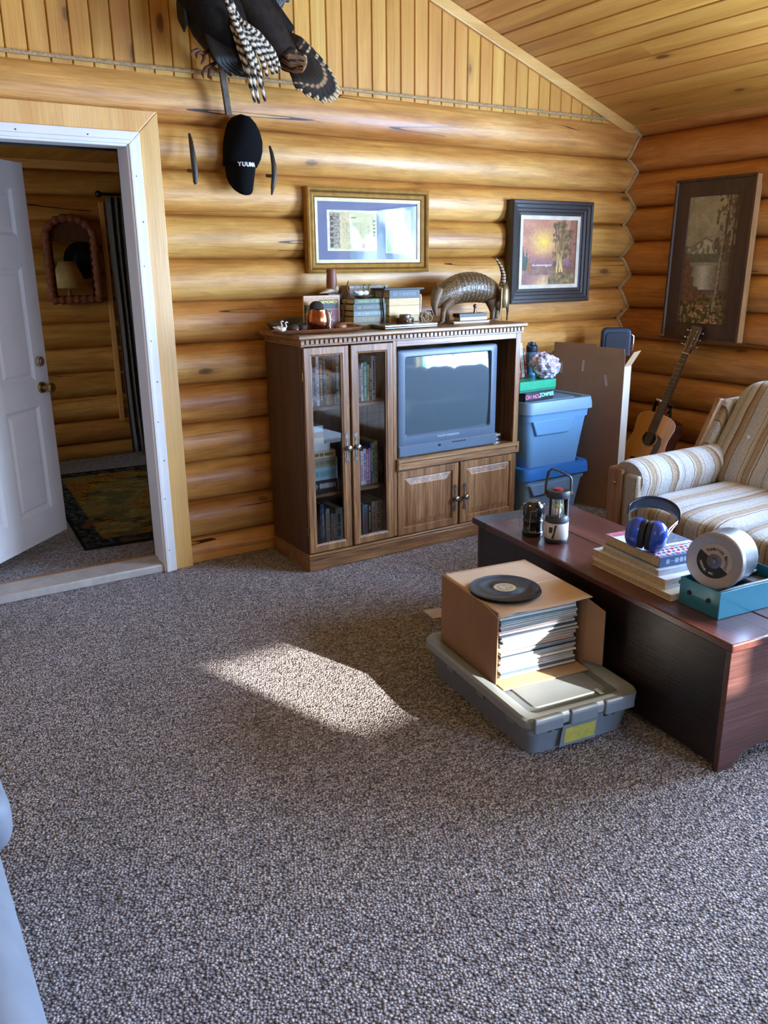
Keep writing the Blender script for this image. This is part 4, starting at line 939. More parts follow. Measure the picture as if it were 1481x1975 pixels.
# dark framed sunset painting on the back wall
x0, x1, z0, z1 = -1.118, -.432, 1.302, 1.919; y_ = -.066
fp = thing('sunset_painting', 'painting of a sunset forest river in a wide black stepped frame', 'painting', ((x0+x1)/2, y_, z0))
M_fr = plain('black_brown_frame', '2f2926', .38, 0, .15, 30, coat=.2)
MB().sweep((x0, x1, z0, z1), [(0, y_+.035), (0, y_-.02), (.006, y_-.028), (.022, y_-.026), (.026, y_-.018), (.046, y_-.016), (.050, y_-.006), (.066, y_-.004), (.070, y_+.004), (.088, y_+.006)]).build('frame', M_fr, fp, smooth=False)
MB().sweep((x0, x1, z0, z1), [(.088, y_+.002), (.090, y_+.001), (.112, y_+.004), (.112, y_+.014)]).build('liner', plain('pale_linen', 'cfc6b4', .8), fp, smooth=False)
def sunset(u, v):
    n = fb(u, v, 4); n2 = fb(u, v, 14, 3)
    c = mixc((.66, .43, .34), (.78, .56, .42), n)
    d = math.hypot((u-.40), (v-.66)*1.1)
    c = mixc((.93, .80, .40), c, d/.30) if d < .30 else c
    if d < .075: c = mixc((.98, .84, .32), (.95, .70, .30), d/.075)
    if v < .48: c = mixc(c, (.52, .40, .44), (.48-v)*6)
    if v < .30: c = mixc((.45, .30, .28), (.60, .48, .40), n2)
    if abs(v-.305) < .020*n2 and .20 < u < .56: c = (.84, .72, .64)
    if v < .16: c = mixc((.50, .33, .34), (.86, .72, .50), max(0, 1-abs(u-.42)*3.0)*(1-v*3)+n2*.2)
    for tx, tw, th in ((.03, .07, .62), (.10, .05, .56)):
        w = tw*max(0, (th-v))/.4*(.7+.6*fb(0, v, 40, 2))
        if abs(u-tx) < w and v > .22: c = mixc((.20, .24, .22), (.34, .36, .28), n2)
    if abs(u-.15) < .05*max(0, .45-v)/.2*(.6+.8*fb(0, v, 50, 4)) and v > .2: c = mixc((.65, .45, .25), (.50, .32, .20), n2)
    if u > .56:
        f = fb(u, v, 9, 7)
        e = .56+.08*fb(0, v, 9, 8)
        dd = math.hypot((u-.77)/.25, (v-.64)/.46)
        if dd < 1.1 and v > .18 and f > .22+.36*dd: c = mixc((.30, .24, .16), (.66, .52, .30), n2*1.4-.2)
        for tx, s in ((.66, .10), (.74, -.02), (.70, .05)):
            if abs(u-(tx-s*(v-.3)+.014*math.sin(v*17+tx*40))) < .011+.012*max(0, .45-v) and .16 < v < .95: c = mixc((.86, .74, .42), (.34, .26, .16), (v-.25)*1.6)
        if u > .88: c = mixc(c, (.50, .32, .26), .6)
    if v < .20 and u > .50+.9*(.20-v)*0 and v < .20-.28*abs(u-.78)+.02: c = mixc((.28, .22, .18), (.70, .60, .34), n2)
    return c
canvas('painted_canvas', painted('oil_paint', .45, .2, .0012), x0+.108, x1-.108, z0+.108, z1-.108, y_+.012, 110, 100, sunset, fp)
MB().box((x0+.01, y_+.016, z0+.01), (x1-.01, y_+.034, z1-.01)).build('backing_board', M_cardin, fp)

# tall landscape painting on the right wall
PM_R = frame((-.075, -.43, 1.064), (0, -1, 0), (1, 0, 0), (0, 0, 1)) @ RX(R(-1.5))
lp2 = thing('landscape_painting', 'tall narrow painting of a mountain lake in a brown board frame above the guitar', 'painting', M=PM_R)
w_, h_ = .572, .972
mb = MB(); mb.sweep((0, w_, 0, h_), [(0, .03), (0, -.022), (.014, -.024), (.020, -.014)]); mb.mi = 1
mb.sweep((0, w_, 0, h_), [(.020, -.014), (.105, -.008), (.107, .004)])
for f in mb.bm.faces: pass
mb.build('frame', [wood('frame_edge_wood', '3a261c', '4e3526', '6a4c36', 2, 1.4, .5, isl=.02), wood('frame_board_wood', '33201a', '432b22', '50352a', 2, 1, .45, isl=.02)], lp2, local=True, smooth=False)
mb = MB()
for z in (.014, h_-.03): mb.loops([[(.0, -.0245, z), (.03, -.0245, z), (.03, -.0245, z+.012), (.0, -.0245, z+.012)]], True, True)
mb.build('corner_chip', plain('worn_edge', '8f8070', .7), lp2, local=True, smooth=False)
MB().box((w_-.0005, -.021, .005), (w_+.003, .028, h_-.005)).build('raw_side', wood('raw_pale_wood', '9a7648', 'b59060', 'c6a474', 2, 1, .6, isl=.02), lp2, local=True, smooth=False)
def lake(u, v):
    n = fb(u, v*1.9, 5, 11); n2 = fb(u, v*1.9, 20, 12)
    c = mixc((.52, .49, .40), (.70, .66, .54), n)
    ridge = .60+.07*max(0, 1-abs(u-.42)*3.2)+.03*fb(u, 0, 7, 13)
    if v < ridge: c = mixc((.55, .53, .46), (.40, .38, .33), n2)
    if v < ridge-.02 and fb(u, v, 16, 14) > .52 and v > .55: c = (.70, .68, .60)
    if v < .555: c = mixc((.34, .35, .26), (.44, .42, .32), n2)
    if v < .485: c = mixc((.60, .60, .52), (.50, .47, .38), abs(u-.45)*3)
    if .27 < v < .46: c = mixc((.80, .80, .74), (.44, .42, .33), abs(u-.42)*3.2+n2*.2)
    if v < .27: c = mixc((.26, .22, .20), (.44, .36, .32), n2*1.2)
    if v < .21+.03*fb(u, 0, 9, 15): c = mixc((.20, .19, .12), (.60, .50, .26), n2*1.6-.4)
    if v < .15 and n2 > .60: c = (.74, .66, .40) if fb(u, v, 40, 16) > .5 else (.62, .40, .34)
    if u < .22*max(0, .60-v)/.2*(.5+.9*fb(0, v, 16, 17)) and v > .18: c = mixc((.34, .24, .18), (.52, .36, .24), n2)
    tr = .80-.10*(1-v)
    if u > .58 and v > .55 and fb(u, v*1.9, 9, 18) > .50+.25*abs(u-.8): c = mixc((.30, .25, .18), (.46, .39, .28), n2)
    if u > .80: c = mixc(c, (.26, .19, .15), min(1, (u-.80)*5)*(1 if v < .62 else .4))
    w = .030+.05*max(0, .35-v)
    if abs(u-tr) < w and v > .10: c = mixc((.66, .58, .46), (.28, .21, .16), .35+(u-tr)/w*.5+(v-.3)*.5+(n2-.5)*1.2)
    if abs(u-(.95-.04*(1-v))) < .014 and v > .4: c = (.26, .20, .15)
    if abs(u-.70) < .010 and .10 < v < .30: c = (.50, .44, .36)
    return c
canvas('painted_canvas', painted('oil_paint'), .105, w_-.105, .105, h_-.105, .0, 90, 190, lake, lp2, M=PM_R)

# ------------------------------------------------------------------ mounted turkey
tk = thing('mounted_turkey', 'stuffed dark wild turkey mounted high on the gable wall, tail spread right', 'stuffed bird', at(470, 60, 'y', -.26))
M_feather = painted('feather', .6)
M_dkf = plain('black_brown_feathers', '17110c', .75, 0, .4, 40, .003, spec=.15)
def feather(name, path, wid, fn, yy, parent, lift=.006, n=16, nv=6, cols=None):
    """path in photo px; wid in metres along the path; yy depth (single or per point)"""
    pts = []
    ys = yy if isinstance(yy, (list, tuple)) else [yy]*len(path)
    for i in range(n+1):
        q = i/n*(len(path)-1); k = min(int(q), len(path)-2); f = q-k
        pts.append(at(path[k][0]+(path[k+1][0]-path[k][0])*f, path[k][1]+(path[k+1][1]-path[k][1])*f, 'y', ys[k]+(ys[k+1]-ys[k])*f))
    bm = bmesh.new(); V = []; uv = []
    for i, p in enumerate(pts):
        t = (pts[min(i+1, n)]-pts[max(0, i-1)]).normalized(); s = t.cross(Vector((0, 1, 0))).normalized()
        u = i/n; q = u*(len(wid)-1); k = min(int(q), len(wid)-2); w = wid[k]+(wid[k+1]-wid[k])*(q-k)
        for j in range(nv+1):
            v = j/nv*2-1
            V.append(bm.verts.new(p+s*w*v+Vector((0, -lift*(1-v*v), 0)))); uv.append((u, v))
    for i in range(n):
        for j in range(nv):
            a = i*(nv+1)+j; bm.faces.new((V[a], V[a+1], V[a+nv+2], V[a+nv+1]))
    bm.transform(PM[parent.name].inverted())
    me = bpy.data.meshes.new(name); bm.to_mesh(me); bm.free()
    ca = me.color_attributes.new('paint', 'FLOAT_COLOR', 'POINT')
    for i, (u, v) in enumerate(uv): ca.data[i].color = lin([max(0, min(255, c*255)) for c in fn(u, v)])
    me.materials.append(M_feather); me.shade_smooth()
    o = bpy.data.objects.new(name, me); COL.objects.link(o); o.parent = parent; PM[o.name] = PM[parent.name]
    md = o.modifiers.new('solid', 'SOLIDIFY'); md.thickness = .0016
    return o
# body
ax = [at(330, -150, 'y', -.30), at(345, -115, 'y', -.30), at(366, -70, 'y', -.30), at(395, -10, 'y', -.31), at(420, 40, 'y', -.31), at(448, 90, 'y', -.30), at(476, 126, 'y', -.28), at(500, 146, 'y', -.26)]
mb = MB(); mb.tube(ax, [.03, .075, .105, .125, .128, .105, .06, .02], 22); mb.build('body', M_dkf, tk)
bx = [at(425, -75, 'y', -.30), at(455, -30, 'y', -.32), at(490, 20, 'y', -.32), at(525, 70, 'y', -.31), at(560, 118, 'y', -.28), at(585, 140, 'y', -.25)]
MB().tube(bx, [.03, .085, .085, .075, .055, .02], 18).build('rump', plain('brown_feathers', '24180f', .75, 0, .4, 35, .003, spec=.15), tk)
MB().tube([at(560, 62, 'y', -.20), at(520, 20, 'y', -.2), at(480, -20, 'y', -.2)], [.03, .05, .06], 12).build('back', M_dkf, tk)
nk = [at(338, -130, 'y', -.31), at(318, -175, 'y', -.33), at(310, -215, 'y', -.35), at(300, -232, 'y', -.38)]
MB().tube(nk, [.045, .032, .026, .024], 14).build('neck', plain('bare_red_skin', '6a3a36', .6, 0, .3, 40, .002), tk)
MB().ball(at(297, -236, 'y', -.40), (.028, .034, .026), 16, 10).build('head', plain('bare_blue_skin', '6b6a78', .6, 0, .3, 40), tk)
MB().tube([at(294, -234, 'y', -.43), at(292, -230, 'y', -.46)], [.011, .003], 8).build('beak', plain('horn_beak', 'a08a66', .4), tk)
rg = random.Random(3)
def barred(u, v):
    b = math.sin(u*62+abs(v)*1.6)
    return (.84, .78, .68) if b > .05 else (.10, .075, .055)
wing = [([(428, -10), (452, 60), (470, 120), (492, 198)], .013), ([(434, -10), (458, 55), (480, 120), (500, 200)], .014), ([(440, -10), (466, 55), (490, 118), (512, 196)], .014), ([(436, 0), (455, 50), (470, 105), (486, 172)], .013),
        ([(448, 20), (474, 60), (502, 105), (516, 148)], .015), ([(455, 30), (482, 62), (512, 102), (527, 144)], .015), ([(462, 38), (490, 62), (520, 100), (536, 142)], .015), ([(468, 44), (498, 66), (526, 100), (540, 132)], .014), ([(450, 40), (470, 75), (488, 110), (506, 152)], .014), ([(444, 20), (462, 60), (478, 100), (494, 150)], .014)]
for i, (p, w) in enumerate(wing): feather('wing_feather', p, [w*.6, w, w, w*.8, w*.45], barred, -.425-.004*i, tk, n=48)
def tailc(u, v):
    c = mixc((.10, .075, .055), (.22, .16, .11), (math.sin(u*40+v*3)*.5+.5)*.6+rg.random()*.15)
    if u > .93: c = (.78, .66, .48)
    elif u > .80: c = (.07, .05, .04)
    elif .66 < u < .72: c = (.62, .50, .36)
    if abs(v) < .10: c = (.10, .075, .05)
    return c
for i in range(14):
    f = i/13
    tip = (655-26*f if f > .5 else 650+5*f*2-18*0, 150+50*f) if False else (618+38*math.sin(math.pi*(.30+.45*f)), 118+84*f)
    tip = [(596, 98), (612, 112), (626, 126), (637, 140), (645, 152), (650, 163), (653, 174), (653, 184), (648, 191), (640, 196), (628, 198), (612, 193), (596, 186), (578, 176)][i]
    st = (545+14*f, 62+66*f)
    feather('tail_feather', [st, ((st[0]*.5+tip[0]*.5)+4, st[1]*.5+tip[1]*.5), tip], [.012, .022, .027, .026, .012], tailc, [-.22-.005*i, -.27-.006*i, -.29-.006*i], tk, n=30)
def covert(u, v): return mixc((.40, .27, .16), (.66, .50, .34), u) if abs(v) > .12 else (.3, .2, .12)
for i in range(8):
    f = i/7
    feather('tail_covert', [(528+10*f, 72+52*f), (556+8*f, 98+34*f), (590-6*f+4*math.sin(f*3), 112+24*f)], [.010, .018, .020, .009], covert if i % 3 else tailc, [-.30, -.36, -.385-.003*i], tk, n=20)
def upw(u, v):
    b = math.sin(u*46); return mixc((.34, .32, .32), (.50, .47, .45), rg.random()) if b > .1 else (.15, .13, .125)
for i in range(8):
    f = i/7
    feather('upper_wing_feather', [(478+8*i, -40), (500+7*i, -5), (528+4*i, 52-9*i)], [.020, .028, .026, .010], upw, [-.20, -.18, -.15-.006*i], tk, n=34)
def dk(u, v): return mixc((.05, .04, .03), (.12, .09, .06), rg.random())
for i in range(5):
    feather('beard_feather', [(352+4*i, -40), (344+3*i, 6), (346+3*i, 36), (356+i, 62-4*i)], [.010, .010, .008, .003], dk, -.28-.01*i, tk, n=14)
for i in range(6):
    feather('breast_feather', [(398+i*6, 60), (420+i*8, 112), (446+i*11, 146-i*1.5)], [.014, .022, .018, .005], dk, [-.36, -.40, -.37], tk, n=14)
M_leg = plain('turkey_leg', '4a281a', .45, 0, .3, 60)
def tleg(pa, toes, yy):
    mb = MB(); mb.tube([at(a, b, 'y', y2) for (a, b), y2 in zip(pa, yy)], [.020, .011, .009, .010], 10)
    o = mb.build('leg', M_leg, tk); e = at(pa[-1][0], pa[-1][1], 'y', yy[-1])
    for t in toes:
        pts = [e]+[at(a, b, 'y', yy[-1]-.02-.012*k) for k, (a, b) in enumerate(t)]
        MB().tube(pts, [.009, .008, .006, .002][:len(pts)], 8).build('toe', M_leg, o)
tleg([(408, 78), (404, 92), (398, 100), (392, 104)], [[(380, 96), (370, 100), (366, 108)], [(384, 100), (378, 106), (380, 112)], [(394, 112), (390, 120), (388, 124)]], [-.30, -.33, -.35, -.36])
tleg([(428, 104), (420, 118), (412, 124), (406, 127)], [[(396, 132), (390, 142), (393, 152)], [(404, 138), (402, 148), (408, 153)], [(416, 134), (424, 136), (434, 130)]], [-.30, -.33, -.34, -.35])
# mounting stick under the bird
ms = MB(); p0, p1 = at(426, 128, 'y', -.11), at(440, 222, 'y', -.10)
ms.box((-.011, -.010, 0), (.016, .010, (p0-p1).length+.02), TR(*p1) @ Vector((0, 0, 1)).rotation_difference(p0-p1).to_matrix().to_4x4())
ms.build('mounting_slat', plain('weathered_slat', '5e5347', .8, 0, .2, 30), tk)
# ------------------------------------------------------------------ cap and wall hooks
cp = thing('baseball_cap', 'black baseball cap with white lettering hanging on the log wall', 'cap', at(468, 300, 'y', -.10))
M_cap = plain('black_twill', '0d0d0f', .9, 0, .1, 80, .0008, spec=.1)
def outline(t):   # closed photo outline of crown
    return None
crown = [(446, 236, 14), (440, 252, 22), (438, 270, 29), (438, 288, 33), (440, 306, 32), (444, 320, 27)]
rowsC = [(463, 223, 3), (467, 228, 16), (468, 240, 25), (470, 256, 31), (471, 274, 35), (471, 292, 36), (470, 306, 35), (466, 322, 32)]
loops = []
for i, (cx_, cy_, hw) in enumerate(rowsC):
    f = i/(len(rowsC)-1); dep = .10*math.sin(math.pi*min(1, .12+.75*f))
    c0 = at(cx_-3, cy_, 'y', -.075); wv = (at(cx_+hw, cy_, 'y', -.075)-at(cx_-hw, cy_, 'y', -.075)).length/2
    loops.append([(c0.x+wv*math.cos(a), -.068-dep*max(0, math.sin(a))-.004*math.sin(a), c0.z) for a in [2*math.pi*k/28 for k in range(28)]])
MB().loops(loops, True, True, False).build('crown', M_cap, cp, solid=.004)
base = rowsC[-1]
def brim(u, v):
    a = math.pi*(1+u); 
    c0 = at(465, 316, 'y', -.10); w = .072
    s = v
    x_ = c0.x+w*math.cos(a)*(1-.12*s); d = max(0, -math.sin(a))
    return (x_, -.075-.105*d*(1-.18*s)+.02*s, c0.z-.015*d-.128*s*(.25+.75*d**.6)-.004)
MB().surf(brim, 28, 8).build('brim', M_cap, cp, solid=.005)
K0 = at(468, 317, 'y', -.186)
mb = MB()
for i, ch in enumerate('YUUMA'):
    a = math.pi*(1.34+.085*i); w = .0745
    px_, py_ = at(463, 316, 'y', -.1).x+w*math.cos(a), -.075-.1095*(-math.sin(a))
    mb.text(ch, .026, frame((px_, py_-.006, K0.z+.012-.012*(-math.sin(a))), Vector((-math.sin(a)*1.0, -.0+math.cos(a)*1.2, 0)).normalized(), (0, 0, 1), Vector((math.cos(a), math.sin(a), 0)).normalized()), bold=.0012)
mb.build('lettering', plain('white_thread', 'd9d9d9', .7), cp, smooth=False)
MB().ball(at(462, 224, 'y', -.075), (.007, .007, .004), 10, 6).build('top_button', M_cap, cp)
for pth, lab in (([(365, 258), (368, 272), (372, 300), (376, 330), (377, 352), (376, 355)], 'dark curved wooden hook on the logs, left of the black cap'), ([(520, 282), (524, 296), (528, 318), (529, 340), (526, 362), (524, 376)], 'dark curved wooden hook on the logs, right of the black cap')):
    o = thing('wall_hook', lab, 'hook', at(pth[2][0], pth[2][1], 'y', -.06), group='curved hooks beside the cap')
    ys = [-.075, -.10, -.11, -.115, -.11, -.10]
    MB().tube([at(a, b, 'y', y2) for (a, b), y2 in zip(pth, ys)], [.006, .010, .013, .014, .011, .004], 10, flat=.75).build('prong', plain('dark_horn', '2a221c', .5, 0, .3, 40), o)
    q = at(pth[3][0], pth[3][1], 'y', -.115); MB().tube([q, (q.x, -.03, q.z+.01)], [.008, .009], 8).build('wall_peg', plain('dark_horn', '2a221c', .5), o)

# ------------------------------------------------------------------ storage totes by the cabinet
def tote(name, label, x0, x1, y0, y1, z0, h, cb, cl, lidh=.045):
    o = thing(name, label, 'storage tote', ((x0+x1)/2, (y0+y1)/2, z0), group='stacked blue totes')
    def ring(ins, z, r, bump=0):
        a0, a1, b0, b1 = x0+ins, x1-ins, y0+ins, y1-ins; p = []
        for cx_, cy_, s in ((a1-r, b1-r, 0), (a0+r, b1-r, 90), (a0+r, b0+r, 180), (a1-r, b0+r, 270)):
            for k in range(7): a = R(s+15*k); p.append((cx_+r*math.cos(a), cy_+r*math.sin(a), z))
        return p
    hb = h-lidh
    mb = MB(); mb.loops([ring(.075, z0+.006, .05), ring(.068, z0, .05), ring(.062, z0+.004, .05), ring(.030, z0+hb*.80, .05), ring(.022, z0+hb*.805, .05), ring(.016, z0+hb, .05), ring(.02, z0+hb, .05)], True, True, True)
    body = mb.build('body', cb, o, ang=30)
    # raised handle block below the rim on the front and the right side
    for side in (0, 1):
        q = MB(); 
        if side == 0: q.loops([[(x0+.10, y0+.040, z0+hb*.56), (x1-.20, y0+.040, z0+hb*.56), (x1-.16, y0+.030, z0+hb*.80), (x0+.06, y0+.030, z0+hb*.80)], [(x0+.10, y0+.022, z0+hb*.57), (x1-.20, y0+.022, z0+hb*.57), (x1-.16, y0+.018, z0+hb*.82), (x0+.06, y0+.018, z0+hb*.82)]], True, True, True)
        else: q.box((x1-.05, (y0+y1)/2-.09, z0+hb*.70), (x1-.010, (y0+y1)/2+.09, z0+hb*.96))
        q.build('handle', cb, o, bevel=.008)
    mb = MB(); mb.loops([ring(.014, z0+hb-.022, .05), ring(.0, z0+hb-.024, .055), ring(.002, z0+hb+.012, .055), ring(.010, z0+h, .05), ring(.045, z0+h, .05), ring(.055, z0+h-.014, .05), ring(.075, z0+h-.014, .05), ring(.085, z0+h-.004, .05)], True, False, True)
    mb.build('lid', cl, o, ang=30)
    return o
M_tote = plain('blue_tote', '6b9ac4', .42, 0, .03, 4); M_totel = plain('blue_grey_lid', '7396b4', .45, 0, .03, 4); M_lid2 = plain('bright_blue_lid', '2b74c8', .38, 0, .03, 4)
tote('storage_tote', 'pale blue storage tote with bright blue lid, under the other tote', -1.36, -.80, -.555, -.13, 0, .352, plain('blue_tote_low', '7a9cc2', .42, 0, .03, 4), M_lid2)
tote('storage_tote', 'light blue storage tote with grey blue lid, stacked on the other tote', -1.355, -.795, -.555, -.13, .340, .415, M_tote, M_totel)
zl = .756
yb = -.40
def X2(px, y=yb): return at(px, 740, 'y', y).x
gm = thing('zombie_board_game', 'black board game box with pink and green lettering on the upper tote', 'board game', (X2(1045), -.42, zl))
gx0, gx1 = X2(1014, -.49), X2(1078, -.49)
GM = TR(gx0, -.492, zl) @ RZ(R(6))
gm.matrix_basis = GM; PM[gm.name] = GM
gw = gx1-gx0-.02
MB().box((0, 0, .0), (gw, .26, .018)).build('box_base', plain('game_black', '20242c', .4), gm, local=True); MB().box((-.002, -.002, .010), (gw+.002, .262, .052)).build('box_lid', plain('game_cover', '2b3340', .35, 0, .3, 30), gm, local=True, bevel=.002)
K = frame((gw*.27, -.0026, .026), (1, 0, 0), (0, 0, 1), (0, -1, 0)); MB().text('OH NO...', .034, K, bold=.0012).build('pink_lettering', plain('pink_print', 'd87aa0', .5), gm, local=True, smooth=False)
K = frame((gw*.74, -.0026, .030), (1, 0, 0), (0, 0, 1), (0, -1, 0)); MB().text('ZOMBIES', .032, K, bold=.0012).build('green_lettering', plain('mint_print', '8fd6b4', .5), gm, local=True, smooth=False)
g2 = thing('green_game_box', 'bright green box lying on the black board game, under the plastic bag', 'box', (X2(1040), -.40, zl+.053))
GM = TR(X2(1010, -.47)-.03, -.47, zl+.053) @ RZ(R(3)); g2.matrix_basis = GM; PM[g2.name] = GM
MB().box((0, 0, 0), (.30, .24, .024)).build('box_base', plain('green_dark', '12705a', .4), g2, local=True); MB().box((-.003, -.003, .012), (.303, .243, .064)).build('box_lid', plain('green_box', '159a72', .38, 0, .05), g2, local=True, bevel=.003)
zg2 = zl+.053+.066
def bagf(u, v):
    a = u*2*math.pi; b = (v-.5)*math.pi*.99
    d = Vector((math.cos(a)*math.cos(b), math.sin(a)*math.cos(b), math.sin(b)))
    r = 1+.26*noise.fractal(d*2.4+Vector((3, 1, 5)), .9, 2, 4)
    zz_ = d.z*.078*r
    if d.x < 0: zz_ += -.04*d.x
    return (X2(1047)+d.x*.092*r, -.41+d.y*.08*r, zg2+.066+max(-.066, zz_))
def bagmat():
    t = NT('printed_plastic_bag'); v = t.n('ShaderNodeTexVoronoi'); v.inputs['Scale'].default_value = 75; t.l(t.coord(), v.inputs['Vector'])
    n = t.noise(t.coord(), 30, 3)
    t.set(Base_Color=t.mix(t.math('GREATER_THAN', t.math('MULTIPLY', v.outputs['Distance'], n), .22), lin('dde3ec'), t.ramp(n, [(.4, lin('8a98bd')), (.6, lin('b593a6'))])), Roughness=.35, Coat_Weight=.3)
    t.bump(t.noise(t.coord(), 45, 4), .8, .01); return t.m
o = MB().surf(bagf, 60, 40, True).build('plastic_bag', bagmat(), ang=180); tag(o, 'crumpled white patterned plastic bag on top of the green box', 'bag')
bo = thing('water_bottle', 'blue metal water bottle with a dark lid behind the plastic bag', 'bottle', (X2(1024, -.19), -.19, zl))
K = TR(X2(1023, -.19), -.19, zl); K = K @ Matrix.Diagonal((1, 1, (at(1025, 660, 'y', -.19).z-zl)/.314, 1)); MB().lathe([(0, 0), (.036, .0), (.038, .006), (.038, .235), (.034, .25), (.03, .254)], 28, K, False, True).build('body', plain('bottle_blue', '4f8fc4', .35, .3, .03), bo)
MB().lathe([(.034, .254), (.036, .258), (.036, .29), (.026, .30), (.024, .312), (0, .314)], 24, K, True, False).build('cap', plain('bottle_cap', '1f2c3c', .4), bo)
MB().tube([K @ Vector(q) for q in ((-.03, -.015, .285), (-.05, -.02, .298), (-.048, -.02, .311), (-.01, -.01, .314))], .006, 8).build('spout_loop', plain('bottle_cap', '1f2c3c', .4), bo)
for i, (c, word, dx) in enumerate((('b3202c', 'tall red', 0), ('dde6e0', 'white', .026), ('93304a', 'dark red', .050))):
    M = TR(X2(1001, -.30)-.030+dx, -.33, zg2+.001) @ RY(R(-9))
    book('%s book leaning against the cabinet side on the green box' % word, 'books leaning beside the television cabinet', .022, (.245, .21, .17)[i], .12, c, M, 'e8e4d8' if i != 1 else '7fb08a', 2)

# ------------------------------------------------------------------ tall cardboard carton
fa = Vector((-.17, .53, 0)).normalized(); fe = Vector((.95, .305, 0)).normalized()
CM = frame((-.628, -.612, 0), -fa, Vector((-.305*0, 0, 0))+Vector((fa.y*-1*-1, 0, 0)) if False else fe, (0, 0, 1))
CM = frame((-.628, -.612, 0), fe, fa, (0, 0, 1))          # local x across the end, y along the big face
cb_ = thing('cardboard_carton', 'tall flat brown cardboard carton with open flaps standing behind the totes', 'cardboard box', M=CM)
t_, Lc, Hc = .105, .56, .985
mb = MB(); mb.box((0, 0, .002), (.004, Lc, Hc)); mb.build('broad_panel', M_card, cb_, local=True, smooth=False)
MB().box((t_-.004, 0, .002), (t_, Lc, Hc)).build('rear_panel', M_card, cb_, local=True, smooth=False)
MB().box((.004, 0, .002), (t_-.004, .004, Hc-.06)).build('end_panel', plain('lit_card', 'd9d2c8', .7, 0, .03), cb_, local=True, smooth=False)  # near end paler: the sunlight on it is put into the colour
MB().box((.004, Lc-.004, .002), (t_-.004, Lc, Hc)).build('end_panel', M_card, cb_, local=True, smooth=False)
MB().box((.004, .004, .002), (t_-.004, Lc-.004, .006)).build('base_panel', M_cardin, cb_, local=True, smooth=False)
MB().box((.0, .19, Hc), (.004, Lc-.07, Hc+.07), TR(0, 0, 0)).build('flap', M_card, cb_, local=True, smooth=False)
MB().loops([[(-.001, 0.0, Hc), (-.001, .19, Hc), (.003, .19, Hc+.055), (.003, .01, Hc+.05)], [(.003, 0.0, Hc), (.003, .19, Hc), (.007, .19, Hc+.055), (.007, .01, Hc+.05)]], True, True, True).build('flap', M_card, cb_, local=True, smooth=False)
MB().loops([[(.0, .002, Hc-.06), (t_, .002, Hc-.06), (t_+.025, -.045, Hc+.035), (.025, -.045, Hc+.03)], [(.0, .006, Hc-.06), (t_, .006, Hc-.06), (t_+.025, -.041, Hc+.035), (.025, -.041, Hc+.03)]], True, True, True).build('flap', plain('pale_flap', 'c9a986', .75), cb_, local=True, smooth=False)
for y0_, z0_, rot in ((.43, .86, 0), (.28, .88, 3), (.11, .80, -12)):
    MB().box((-.0012, -.008, 0), (-.0004, .008, .07), TR(0, y0_, z0_) @ RX(R(rot))).build('tape_strip', plain('clear_tape', 'b8a6a0', .3), cb_, local=True, smooth=False)
MB().box((-.0006, 0, .905), (-.0001, Lc, .909)).build('fold_line', M_cardin, cb_, local=True, smooth=False)
MB().box((-.0006, .30, .4), (-.0001, .304, Hc), ).build('fold_line', M_cardin, cb_, local=True, smooth=False)
# small navy case behind the carton, standing on the carton's neighbour
ca = at(1183, 652, 'y', -.35)
nc = thing('navy_lunch_case', 'rounded navy blue hard case propped behind the top of the carton', 'case', (ca.x, -.35, .95))
K = frame((ca.x+.02, -.36, ca.z), Vector((.80, -.60, 0)), (0, 0, 1), Vector((-.60, -.80, 0)))
def rrect(hw, hh, r): return [(sx_*(hw-r)+r*math.cos(R(s+18*k)), sz_*(hh-r)+r*math.sin(R(s+18*k))) for sx_, sz_, s in ((1, 1, 0), (-1, 1, 90), (-1, -1, 180), (1, -1, 270)) for k in range(6)]
M_navy = plain('navy_plastic', '26364e', .35, 0, .05)
MB().prism(rrect(.095, .14, .035), -.06, .0, K @ TR(0, -.075, 0)).build('shell', M_navy, nc, bevel=.012, seg=3)
MB().prism(rrect(.072, .11, .03), .0, .006, K @ TR(0, -.075, 0)).build('front_panel', plain('navy_panel', '1c2636', .4), nc, bevel=.003)
MB().tube([K @ Vector((.095, .02, -.03)), K @ Vector((.112, .01, -.03)), K @ Vector((.112, -.08, -.03)), K @ Vector((.095, -.09, -.03))], .006, 8).build('handle', M_chrome, nc)
cs = thing('packing_block', 'narrow pale block standing behind the carton under the navy case', 'box', (ca.x+.02, -.36, 0)); MB().box((-.07, -.03, 0), (.07, .03, ca.z-.216), TR(ca.x+.045, -.325, 0) @ RZ(math.atan2(-.6, .8))).build('body', M_card, cs); MB().box((-.07, -.03, ca.z-.2158), (.07, .03, ca.z-.2155), TR(ca.x+.045, -.325, 0) @ RZ(math.atan2(-.6, .8))).build('top_panel', M_cardin, cs)

